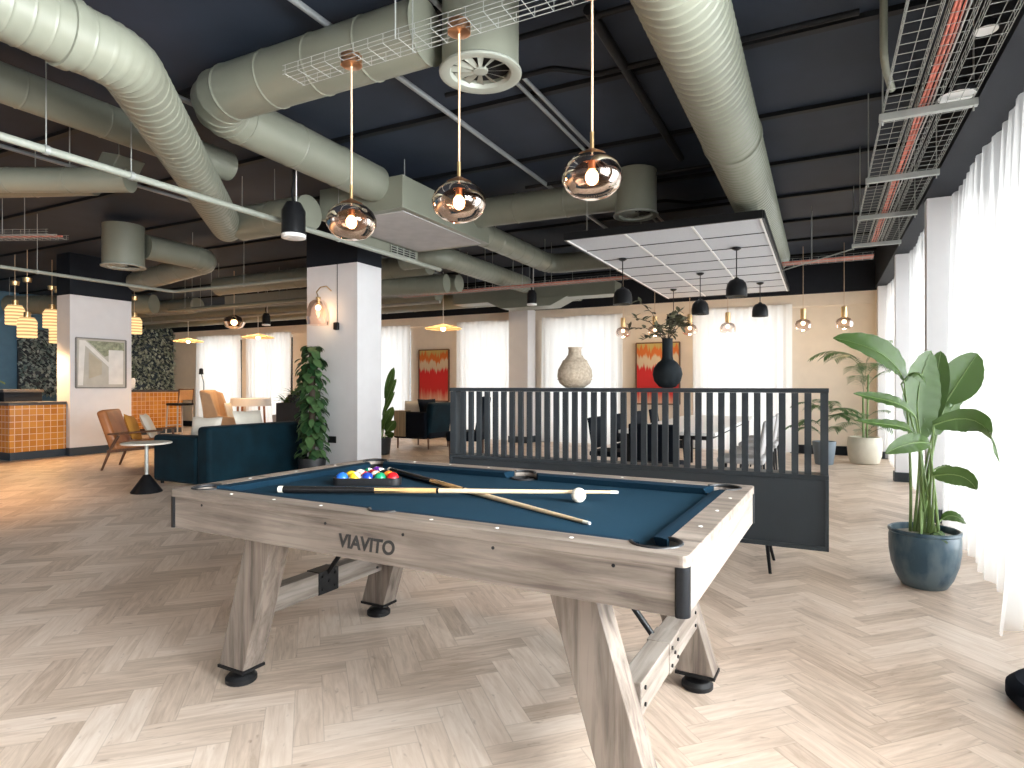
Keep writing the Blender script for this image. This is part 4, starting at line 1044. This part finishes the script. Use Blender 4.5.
def bar_pendant(label, x, y, z):
    t = thing('ribbed_glass_pendant', label, 'pendant lamp', (x, y, z), 0, 'glowing ribbed glass pendants over the bar')
    pr = []
    for k in range(13): zz = -.17+.34*k/12; pr.append((.135+(.008 if k % 2 else 0)-(.03 if k > 10 else 0), zz))
    MB().lathe(pr, n=24).build('glass_shade', 'amber', t)
    MB().lathe([(.05, .17), (.05, .26), (.02, .27)], n=16).build('brass_cap', 'brass', t)
    MB().tube([(0, 0, .26), (0, 0, 3.53-z)], .006, 6).build('cord', 'cord', t)
    MB().lathe([(.06, 2.98-z), (.07, 3.05-z)], n=16).build('canopy', 'brass', t)
    down_light(t, -.2, 110)
for l, x, y, z in (('leftmost glowing ribbed glass pendant over the bar', -12.6, 5.69, 2.46), ('glowing ribbed glass pendant hanging lowest over the bar', -12.03, 5.61, 2.21),
                   ('glowing ribbed glass pendant half hidden by the left column', -12.6, 6.27, 2.45), ('glowing ribbed glass pendant right of the left column', -12.6, 7.78, 2.46), ('glowing ribbed glass pendant just behind the lowest one at the column edge', -12.9, 6.52, 2.2)):
    bar_pendant(l, x, y, z)
t = thing('bare_glass_pendant', 'round clear glass pendant glowing between the left column and main column', 'pendant lamp', (-10.2, 8.24, 2.456))
MB().lathe([(.05, .14), (.16, .09), (.21, .0), (.16, -.09), (.06, -.13)], n=26, cap=False).build('glass_shade', 'smoke', t)
MB().sphere((0, 0, 0), .06, 12, 8).build('bulb', 'bulb', t); MB().tube([(0, 0, .05), (0, 0, 1.0)], .006, 6).build('cord', 'cord', t); down_light(t, -.2, 110)
def spot(label, x, y, z, s):
    t = thing('cylinder_spotlight', label, 'spotlight', (x, y, z), 0, 'black cylinder spotlights')
    MB().lathe([(.085*s, 0), (.095*s, .01*s), (.095*s, .2*s), (.06*s, .27*s), (.02*s, .28*s)], n=26).build('spot_body', 'blackmetal', t)
    MB().lathe([(.08*s, -.025*s), (.097*s, -.02*s), (.097*s, .008*s)], n=26).build('trim_ring', 'whitegloss', t)
    MB().tube([(.03*s, 0, .27*s), (.03*s, 0, 3.5-z)], .005, 6).build('cable', 'whitegloss', t)
    MB().tube([(0, 0, .27*s), (-.02*s, 0, .36*s), (0, 0, .45*s), (0, 0, 3.5-z)], .012, 6).build('stem', 'blackmetal', t)
spot('large black cylinder spotlight left of the main column head', -4.27, 4.08, 2.58, 1.1)
spot('black cylinder spotlight before the back wall band, right of the main column', -4.28, 9.22, 2.57, .85)
spot('small black cylinder spotlight far left of the main column', -10.75, 9.5, 2.55, .9)
for l, (x, y, z) in (('round black lamp sitting on the nearest tray bracket', (.70, 4.36, 2.905)), ('round black lamp on the rightmost wire tray near the top right corner', (.72, 3.75, 2.97))):
    t = thing('round_lamp', l, 'lamp', (x, y, z), 0, 'round black lamps on the trays')
    k = 1 if 'nearest' in l else .55
    MB().lathe([(.095*k, 0), (.1*k, .012), (.1*k, .05*k), (.085*k, .065*k), (.03*k, .07*k)], n=26).build('lamp_body', 'blackmetal', t)
    MB().lathe([(.002, -.004), (.092*k, -.004), (.094*k, .004)], n=24).build('lamp_lens', 'whitegloss', t)
for x, y in ((-8.6, 2.0), (-7.2, -.2)):
    spot('black cylinder spotlight over the bar side, left of the photo\'s frame', x, y, 2.75, 1)
    down_light(bpy.data.objects['cylinder_spotlight' + ('.003' if y > 1 else '.004')], -.05, 480, (1, .56, .26), 100)
t = thing('wall_pendant', 'clear glass bell lamp hanging from a hook on the main column', 'wall lamp', (-5.97, 6.13, 2.2))
MB().lathe([(.0, .17), (.06, .165), (.11, .12), (.145, .02), (.155, -.09), (.14, -.17)], n=26, cap=False).build('glass_shade', 'clear', t)
MB().sphere((0, 0, .06), .035, 12, 8).build('bulb', 'bulb', t); MB().lathe([(.02, .1), (.035, .165), (.03, .2), (.01, .2)], n=14).build('lampholder', 'brass', t)
MB().tube([(0, 0, .2), (-.03, 0, .27), (-.02, .06, .34), (.03, .12, .36), (.07, .172, .3)], .007, 8).build('hook_arm', 'brass', t)
MB().tube([(.18, .163, -.16), (.18, .163, .65)], .004, 6).build('cable', 'blackplastic', t)
MB().box((.18, .145, -.18), (.07, .05, .10)).build('switch_box', 'blackplastic', t, .01)
lamp_light(t, -.02, 2.2)
t = thing('wall_socket', 'black double socket low on the main column', 'socket', (-5.88, 6.293, .5)); MB().bb(-.07, .07, -.006, .006, -.045, .045).build('face_plate', 'blackplastic', t, .003)
b_ = MB()
for x in (-.035, .035): b_.bb(x-.018, x+.018, -.009, -.005, -.02, .02)
b_.build('socket_outlet', 'dark', t)

# ------------------------------------------------------------------ pictures
def artmat(name):
    m, t, b = nt(name); L = t.links; b.inputs['Roughness'].default_value = .6
    tc = N(t, 'ShaderNodeTexCoord'); mp = N(t, 'ShaderNodeMapping'); mp.inputs['Scale'].default_value = (9, 1, .55); L.new(tc.outputs['Object'], mp.inputs[0])
    no = N(t, 'ShaderNodeTexNoise'); no.inputs['Scale'].default_value = 2.2; no.inputs['Detail'].default_value = 4; L.new(mp.outputs[0], no.inputs['Vector'])
    sp = N(t, 'ShaderNodeSeparateXYZ'); L.new(tc.outputs['Object'], sp.inputs[0])
    ma = N(t, 'ShaderNodeMath', operation='MULTIPLY_ADD'); L.new(no.outputs[0], ma.inputs[0]); ma.inputs[1].default_value = .5; L.new(sp.outputs[2], ma.inputs[2])
    mr = N(t, 'ShaderNodeMapRange'); mr.inputs[1].default_value = -.35; mr.inputs[2].default_value = .85; L.new(ma.outputs[0], mr.inputs[0])
    cr = N(t, 'ShaderNodeValToRGB'); cr.color_ramp.interpolation = 'LINEAR'; e = cr.color_ramp.elements
    e[0].position = 0; e[0].color = (.72, .45, .33, 1); e[1].position = 1; e[1].color = (.50, .38, .12, 1)
    for p, c in ((.12, (.66, .22, .14)), (.22, (.6, .02, .02)), (.58, (.62, .014, .016)), (.63, (.65, .50, .34)), (.76, (.66, .53, .36)), (.80, (.62, .15, .02)), (.90, (.62, .14, .02)), (.94, (.5, .36, .1))):
        q = e.new(p); q.color = c4(c)
    L.new(mr.outputs[0], cr.inputs[0]); L.new(cr.outputs[0], b.inputs['Base Color']); return m
MT['art'] = artmat('red_drip_painting')
def picture(label, x, y, z, w, h):
    t = thing('framed_painting', label, 'picture', (x, y, z)); f = MB()
    for s in (-1, 1): f.bb(s*w/2-.014, s*w/2+.014, -.04, 0, -h/2, h/2).bb(-w/2, w/2, -.04, 0, s*h/2-.014, s*h/2+.014)
    f.build('frame', 'walnut', t); MB().bb(-w/2+.014, w/2-.014, -.03, -.005, -h/2+.014, h/2-.014).build('canvas', 'art', t)
picture('red and orange abstract painting above the teal armchair', -8.25, 12.255, 1.47, .84, 1.22)
picture('red and orange abstract painting behind the dark long-necked vase', -2.92, 12.255, 1.47, .86, 1.22)
t = thing('framed_print', 'pale framed picture of white beams on the left white column', 'picture', (-11.695, 6.62, 1.63), radians(90))
w, h = .86, .88; f = MB()
for s in (-1, 1): f.bb(s*w/2-.012, s*w/2+.012, -.03, 0, -h/2, h/2).bb(-w/2, w/2, -.03, 0, s*h/2-.012, s*h/2+.012)
f.build('frame', 'mirrorframe', t)
def flat(poly, y, nm, m): MB().add([(x, y, z) for x, z in poly]+[(x, y+.002, z) for x, z in poly], [tuple(range(len(poly))), tuple(range(len(poly), 2*len(poly)))[::-1]]+[(i, len(poly)+i, len(poly)+(i+1) % len(poly), (i+1) % len(poly)) for i in range(len(poly))]).build(nm, m, t, smooth=False)
MB().bb(-.42, .42, -.016, -.004, -.43, .43).build('print_sheet', mat('print_ground', (.52, .50, .44), .6), t)
pm1 = mat('print_beam', (.80, .78, .74), .6); pm2 = mat('print_wall', (.50, .45, .34), .6); pm3 = mat('print_foliage', (.30, .32, .22), .7, var=.4, scale=20)
flat([(-.40, -.40), (-.32, -.40), (-.28, .35), (-.38, .40)], -.0185, 'printed_post', pm1)
flat([(-.38, .40), (-.28, .40), (.12, .02), (.12, -.06)], -.0195, 'printed_beam', pm1)
flat([(-.22, -.28), (.0, -.2), (.0, .02), (-.22, .2)], -.0182, 'printed_wall', pm2)
flat([(-.25, .4), (.4, .4), (.4, .25), (.05, .12)], -.0182, 'printed_foliage', pm3)
flat([(.12, -.38), (.38, -.38), (.38, .25), (.12, .25)], -.0188, 'printed_drape', pm1)

# ------------------------------------------------------------------ bar, green walls
def counter(label, x0, x1, y0, y1, h, ledge=None):
    t = thing('bar_counter', label, 'bar counter', (x0, y0, 0)); X, Y = x1-x0, y1-y0
    MB().bb(0, X, 0, Y, .13, h-.05).build('tiled_front', 'tile', t, .006)
    MB().bb(.0, X-.015, .015, Y, 0, .13).build('kickboard', 'kick', t)
    MB().bb(-.02, X+.02, -.02, Y, h-.05, h).build('worktop', 'worktop', t, .004)
    if ledge: 
        MB().bb(.0, X-.75, .25, Y-.01, h, ledge-.05).build('ledge_upstand', 'navy', t); MB().bb(-.02, X-.7, .22, Y, ledge-.05, ledge).build('ledge_top', 'worktop', t, .003)
counter('amber tiled bar counter with dark top left of the left column', -15.5, -11.79, 5.25, 6.09, .95, 1.16)
counter('amber tiled bar counter seen between the left column and the cane bar stool', -15.9, -15.15, 8.6, 10.65, 1.12)
def green_wall(label, y0, y1, z0, z1, m, seed):
    t = thing('green_wall_panel', label, 'plant wall', (-17.95, y0, z0)); r = random.Random(seed)
    MB().bb(0, .06, 0, y1-y0, 0, z1-z0).build('backing_panel', 'kick', t)
    mb = MB()
    for i in range(int((y1-y0)*(z1-z0)*420)):
        p = (.06+.1*r.random(), r.random()*(y1-y0), r.random()*(z1-z0))
        leaf_mesh(mb, p, (r.uniform(.3, 1), r.uniform(-1, 1), r.uniform(-1, .4)), r.uniform(.07, .14), r.uniform(.05, .09), .5, 2, .2)
    mb.build('foliage', m, t)
green_wall('blue-green leafy wall panel behind the bar at far left', 8.15, 9.6, 1.0, 2.66, 'moss', 2)
green_wall('grey-green leafy wall panel between the left column and back windows', 10.3, 12.25, .9, 3.0, 'moss2', 3)
t = thing('potted_fern', 'small bright fern on the bar at far left', 'plant', (-14.2, 5.85, 1.161))
MB().lathe([(.08, 0), (.1, .1), (.09, .1)], n=18).build('pot', 'blackpot', t); fronds(t, 12, .1, .38, 1.0, .03, .12, 'palm', 33, 9)
t = thing('potted_houseplant', 'dark bushy plant in a white pot on the far amber counter', 'plant', (-15.5, 9.35, 1.121))
MB().lathe([(.14, 0), (.2, .05), (.22, .25), (.2, .3), (.18, .3)], n=22).build('pot', 'whitegloss', t); mb = MB(); r = random.Random(8)
for i in range(90): leaf_mesh(mb, (r.uniform(-.1, .1), r.uniform(-.1, .1), .3+r.random()*.2), (r.uniform(-1, 1), r.uniform(-1, 1), r.uniform(0, 1)), .2, .06, .6, 4)
mb.build('foliage', 'pothos', t)

# ------------------------------------------------------------------ lounge furniture
def cushion_obj(label, loc, rot, s, m, nm='cushion'):
    mb = MB(); n = 10; V = []; F = []
    for sgn in (1, -1):
        o = len(V)
        for i in range(n+1):
            for j in range(n+1):
                u, v = i/n*2-1, j/n*2-1; k = max(0, (1-u**4)*(1-v**4))**.5
                pin = 1-.08*(1-abs(u))*abs(v)**3-.0; V.append((u*s/2*(1-.07*(1-v*v)*0+.0)*(1-.06*(1-abs(v))*abs(u)**4), v*s/2*(1-.06*(1-abs(u))*abs(v)**4), sgn*.3*s*.6*k*.6))
        for i in range(n):
            for j in range(n):
                a = o+i*(n+1)+j; f = (a, a+1, a+n+2, a+n+1); F.append(f if sgn < 0 else f[::-1])
    o = mb.add(V, F).build(nm, m); o.location = loc; o.rotation_euler = rot
    return tag(o, label, 'cushion')
def sofa():
    t = thing('sofa', 'teal velvet corner sofa with its back to the pool table', 'sofa', (-6.44, 4.85, 0))
    # origin: near right corner; x to the left is negative, y away
    L, D = 2.1, 1.05
    MB().bb(-D+.02, -.03, .02, L-.02, .12, .34).build('seat_base', 'teal', t, .02)
    MB().bb(-.22, 0, 0, L, .035, .735).build('backrest', 'teal', t, .05, seg=4)
    MB().bb(-D, -.225, 0, .2, .035, .615).build('armrest', 'teal', t, .05, seg=4)
    MB().bb(-D, -.225, L-.2, L, .035, .615).build('armrest', 'teal', t, .05, seg=4)
    for k in range(2): MB().bb(-D, -.225, .205+.85*k, 1.05+.85*k, .34, .47).build('seat_cushion', 'teal', t, .04, seg=3)
    for x in (-D+.08, -.08):
        for y in (.08, L-.08): MB().lathe([(.02, 0), (.028, .12)], (x, y, 0), 12).build('foot', 'blackmetal', t)
sofa()
cushion_obj('cream cushion leaning inside the sofa\'s left arm', (-7.0, 5.22, .62), (radians(75), 0, .3), .42, 'cream')
cushion_obj('cream cushion against the sofa backrest', (-6.8, 5.75, .68), (radians(70), 0, radians(90)), .45, 'cream')
def side_table():
    t = thing('side_table', 'small round side table with black cone base beside the sofa', 'side table', (-6.93, 4.42, 0))
    MB().lathe([(.16, 0), (.165, .008), (.16, .016), (.035, .2), (.02, .205)], n=30).build('cone_base', 'blackmetal', t)
    MB().tube([(0, 0, .2), (0, 0, .555)], .02, 12).build('pole', 'galv', t)
    MB().lathe([(.02, .545), (.25, .553), (.26, .56), (.26, .57), (.255, .574), (.002, .574)], n=40).build('table_top', 'cream', t)
side_table()
def lounge_chair(label, loc, rz):
    t = thing('lounge_armchair', label, 'armchair', loc, rz)   # faces +x
    for s in (-1, 1):
        y = s*.33
        MB().tube([(-.42, y, 0), (-.30, y, .32), (-.2, y, .50)], [.015, .022, .02], 8).build('leg', 'walnut', t)
        MB().tube([(.36, y, 0), (.33, y, .54)], [.014, .02], 8).build('leg', 'walnut', t)
        MB().bar((-.34, y, .52), (.38, y, .57), .05, .028).build('arm', 'walnut', t, .008)
        MB().bar((-.35, y, .27), (.33, y, .33), .025, .04).build('side_rail', 'walnut', t)
    MB().box((.03, 0, .36), (.68, .58, .13), (0, radians(-7), 0)).build('seat_cushion', 'tan', t, .04, seg=3)
    MB().box((-.36, 0, .57), (.13, .60, .62), (0, radians(-18), 0)).build('backrest', 'tan', t, .045, seg=3)
lounge_chair('tan leather armchair with wooden arms beside the left column', (-9.17, 5.78, 0), radians(40))
cushion_obj('mustard cushion on the tan leather armchair', (-9.2, 5.66, .60), (radians(70), radians(8), radians(130)), .40, 'mustard')
cushion_obj('cream cushion behind the mustard one on the tan armchair', (-9.22, 5.92, .60), (radians(66), 0, radians(135)), .42, 'cream')
def wing_chair(label, loc, rz, m, m2):
    t = thing('wing_chair', label, 'armchair', loc, rz)
    MB().box((0, 0, .33), (.62, .62, .2)).build('seat_base', m, t, .03)
    MB().box((.02, 0, .46), (.58, .5, .12)).build('seat_cushion', m2, t, .04, seg=3)
    MB().box((-.33, 0, .73), (.12, .66, .84), (0, radians(-10), 0)).build('backrest', m, t, .04, seg=3)
    for s in (-1, 1):
        MB().add([(-.34, s*.35, .3), (.3, s*.35, .3), (.32, s*.37, .6), (-.1, s*.37, .66), (-.24, s*.39, 1.08), (-.42, s*.37, 1.14),
                  (-.34, s*.28, .3), (.3, s*.28, .3), (.32, s*.28, .6), (-.1, s*.29, .66), (-.24, s*.31, 1.08), (-.42, s*.29, 1.14)],
                 [(0, 1, 2, 3, 4, 5), (11, 10, 9, 8, 7, 6), (0, 6, 7, 1), (1, 7, 8, 2), (2, 8, 9, 3), (3, 9, 10, 4), (4, 10, 11, 5), (5, 11, 6, 0)]).build('wing', m, t, .02)
        for x in (-.26, .26): MB().lathe([(.014, 0), (.022, .23)], (x, s*.26, 0), 10).build('leg', 'walnut', t)
wing_chair('tan wing chair with a white back beyond the sofa', (-10.30, 8.22, 0), radians(35), 'beigefab', 'cream')
wing_chair('grey wing chair by the back window, facing the round table', (-10.35, 9.9, 0), radians(200), 'greyfab', 'cream')
cushion_obj('white patterned cushion on the grey wing chair', (-10.45, 9.85, .70), (radians(70), 0, radians(100)), .38, 'cream')
cushion_obj('white cushion on the tan wing chair', (-10.33, 8.24, .72), (radians(75), 0, radians(125)), .36, 'cream')
t = thing('round_table', 'round white table between the two wing chairs', 'table', (-10.75, 9.1, 0))
MB().lathe([(.30, .80), (.40, .80), (.40, .955), (.385, .965), (.002, .965)], n=40).build('table_top', 'whitegloss', t)
for k in range(4): a = k*pi/2+.3; MB().tube([(.34*cos(a), .34*sin(a), 0), (.3*cos(a), .3*sin(a), .82)], .022, 8).build('leg', 'tan', t)
def stool(label, loc, rz):
    t = thing('bar_stool', label, 'stool', loc, rz)
    for x in (-.19, .19):
        for y in (-.19, .19): MB().tube([(x*1.15, y*1.15, 0), (x, y, .76)], .018, 8).build('leg', 'greyfab', t)
    MB().box((0, 0, .77), (.44, .44, .06)).build('seat', 'blackmetal', t, .015)
    f = MB()
    for y in (-.19, .19): f.tube([(-.2, y, .77), (-.25, y, 1.14)], .016, 8)
    f.tube([(-.25, -.2, 1.14), (-.25, .2, 1.14)], .016, 8); f.build('back_frame', 'walnut', t)
    MB().box((-.235, 0, 1.0), (.012, .35, .24), (0, radians(-7), 0)).build('cane_panel', 'rattan', t)
    MB().tube([(.2, -.2, .25), (.2, .2, .25)], .012, 6).build('footrest', 'greyfab', t)
stool('tall cane-backed bar stool beside the far amber counter', (-14.2, 9.9, 0), radians(180))
t = thing('floor_lamp', 'slim black reading lamp glowing by the far back wall', 'lamp', (-15.6, 11.6, 0))
MB().lathe([(.12, 0), (.12, .02), (.02, .03)], n=20).build('base', 'blackmetal', t); MB().tube([(0, 0, .02), (0, 0, 1.3), (-.06, -.04, 1.6)], .012, 8).build('pole', 'blackmetal', t)
MB().lathe([(.06, 1.55), (.05, 1.7), (.02, 1.72)], (-.06, -.04, 0), 14).build('lamp_shade', 'blackmetal', t); lamp_light(t, 1.45, 10)
t = thing('planter_box', 'black stepped planter box behind the sofa', 'planter', (-8.55, 8.15, 0), radians(26))
MB().bb(-.22, .22, -.22, .22, 0, .92).build('planter_body', 'blackpot', t, .01); MB().lathe([(.12, .92), (.14, 1.06), (.12, 1.06)], (.05, 0, 0), 20).build('upper_pot', 'blackpot', t)
for s_, (dx, n_) in enumerate(((.05, 12),)):
    e = bpy.data.objects.new('foliage_root', None)
mb = MB(); r = random.Random(12)
for i in range(110):
    a = r.random()*6.28; dx = r.choice((-.12, .08, .12)); leaf_mesh(mb, (dx, r.uniform(-.08, .08), 1.0 if dx > 0 else .92), (cos(a)*.8, sin(a)*.8, r.uniform(.3, 1.4)), r.uniform(.16, .36), .03, .9, 6)
mb.build('foliage', 'palm', t)
def armchair_teal():
    t = thing('teal_armchair', 'teal velvet armchair right of the main column, facing left', 'armchair', (-7.10, 10.15, 0))
    MB().bb(-.40, .40, -.36, .36, .2, .40).build('seat_base', 'navyshade', t, .03)  # seat base and arms coloured dark for shade; the chair is teal
    MB().bb(-.42, .26, -.25, .25, .40, .52).build('seat_cushion', 'teal', t, .04, seg=3)
    MB().box((.36, 0, .57), (.15, .74, .66), (0, radians(8), 0)).build('backrest', 'teal', t, .05, seg=3)
    for s in (-1, 1): MB().box((-.04, s*.36, .46), (.76, .12, .52)).build('armrest', 'navyshade', t, .04, seg=3)
    for x in (-.36, .36):
        for y in (-.34, .34): MB().lathe([(.014, 0), (.022, .22)], (x, y, 0), 10).build('leg', 'walnut', t)
armchair_teal()
cushion_obj('pale beige cushion on the teal armchair', (-7.3, 10.1, .72), (radians(75), 0, .2), .42, 'cream')
cushion_obj('navy cushion against the teal armchair backrest', (-6.95, 10.1, .76), (radians(75), 0, 1.2), .42, 'navyshade')
def throw(label, x0, x1, y0, y1, z0, z1):
    mb = MB(); mb.bb(x0, x1, y0-.02, y0, z0, z1).bb(x0, x1, y0-.02, y1+.02, z1, z1+.018).bb(x0, x1, y1, y1+.02, z0+.2, z1)
    return tag(mb.build('throw_blanket', 'throw', None, .006), label, 'blanket')
throw('striped beige throw over the teal armchair\'s near arm', -7.47, -7.2, 9.715, 9.86, .24, .725)
# dark chairs and long dining table beyond the divider
def dining_chair(label, loc, rz, m):
    t = thing('dining_chair', label, 'chair', loc, rz, 'dining chairs beyond the divider')
    MB().box((0, 0, .45), (.46, .46, .06)).build('seat', m, t, .02)
    MB().box((-.21, 0, .68), (.04, .44, .36), (0, radians(-9), 0)).build('backrest', m, t, .015)
    for x in (-.19, .19):
        for y in (-.19, .19): MB().tube([(x*1.12, y*1.12, 0), (x, y, .43)], [.011, .016], 8).build('leg', 'blackmetal', t)
    return t
t = thing('dining_table', 'long white dining table seen through the divider slats', 'table', (-1.45, 8.3, 0))
MB().bb(-.5, .5, -1.9, 1.9, .715, .75).build('table_top', 'whitegloss', t, .005)
for x in (-.42, .42):
    for y in (-1.75, 1.75): MB().bb(x-.03, x+.03, y-.03, y+.03, 0, .715).build('leg', 'blackmetal', t)
MB().bb(-.42, .42, -1.75, 1.75, .66, .714).build('apron', 'blackmetal', t)
k = 0
ws = ['nearest', 'second', 'third', 'farthest']
for i in range(4):
    y = 6.9+.93*i
    dining_chair('grey upholstered dining chair on the window side of the long table, %s from the divider' % ws[i], (-.75, y, 0), pi, 'greyfab')
    dining_chair('black dining chair on the left side of the long table, %s from the divider' % ws[i], (-2.15, y, 0), 0, 'navyshade')
dining_chair('black dining chair at the near head of the long table', (-1.45, 6.05, 0), pi/2, 'navyshade')
t = thing('lounge_chair', 'dark high-backed chair beside the divider\'s left end', 'armchair', (-5.4, 9.0, 0), radians(200))
MB().box((0, 0, .38), (.6, .6, .16)).build('seat', 'navyshade', t, .04); MB().box((-.28, 0, .72), (.1, .6, .66), (0, radians(-10), 0)).build('backrest', 'navyshade', t, .04)
for x in (-.24, .24):
    for y in (-.24, .24): MB().lathe([(.014, 0), (.02, .31)], (x, y, 0), 8).build('leg', 'walnut', t)
t = thing('shadow_drum', 'low dark round drum added for a dark smudge at the right edge', 'dark shape', (.835, 2.975, 0))
MB().lathe([(.17, 0), (.20, .03), (.20, .07), (.17, .1), (.002, .11)], n=32).build('dark_drum', 'navyshade', t)  # drum added to make a dark smudge and shadow on the floor
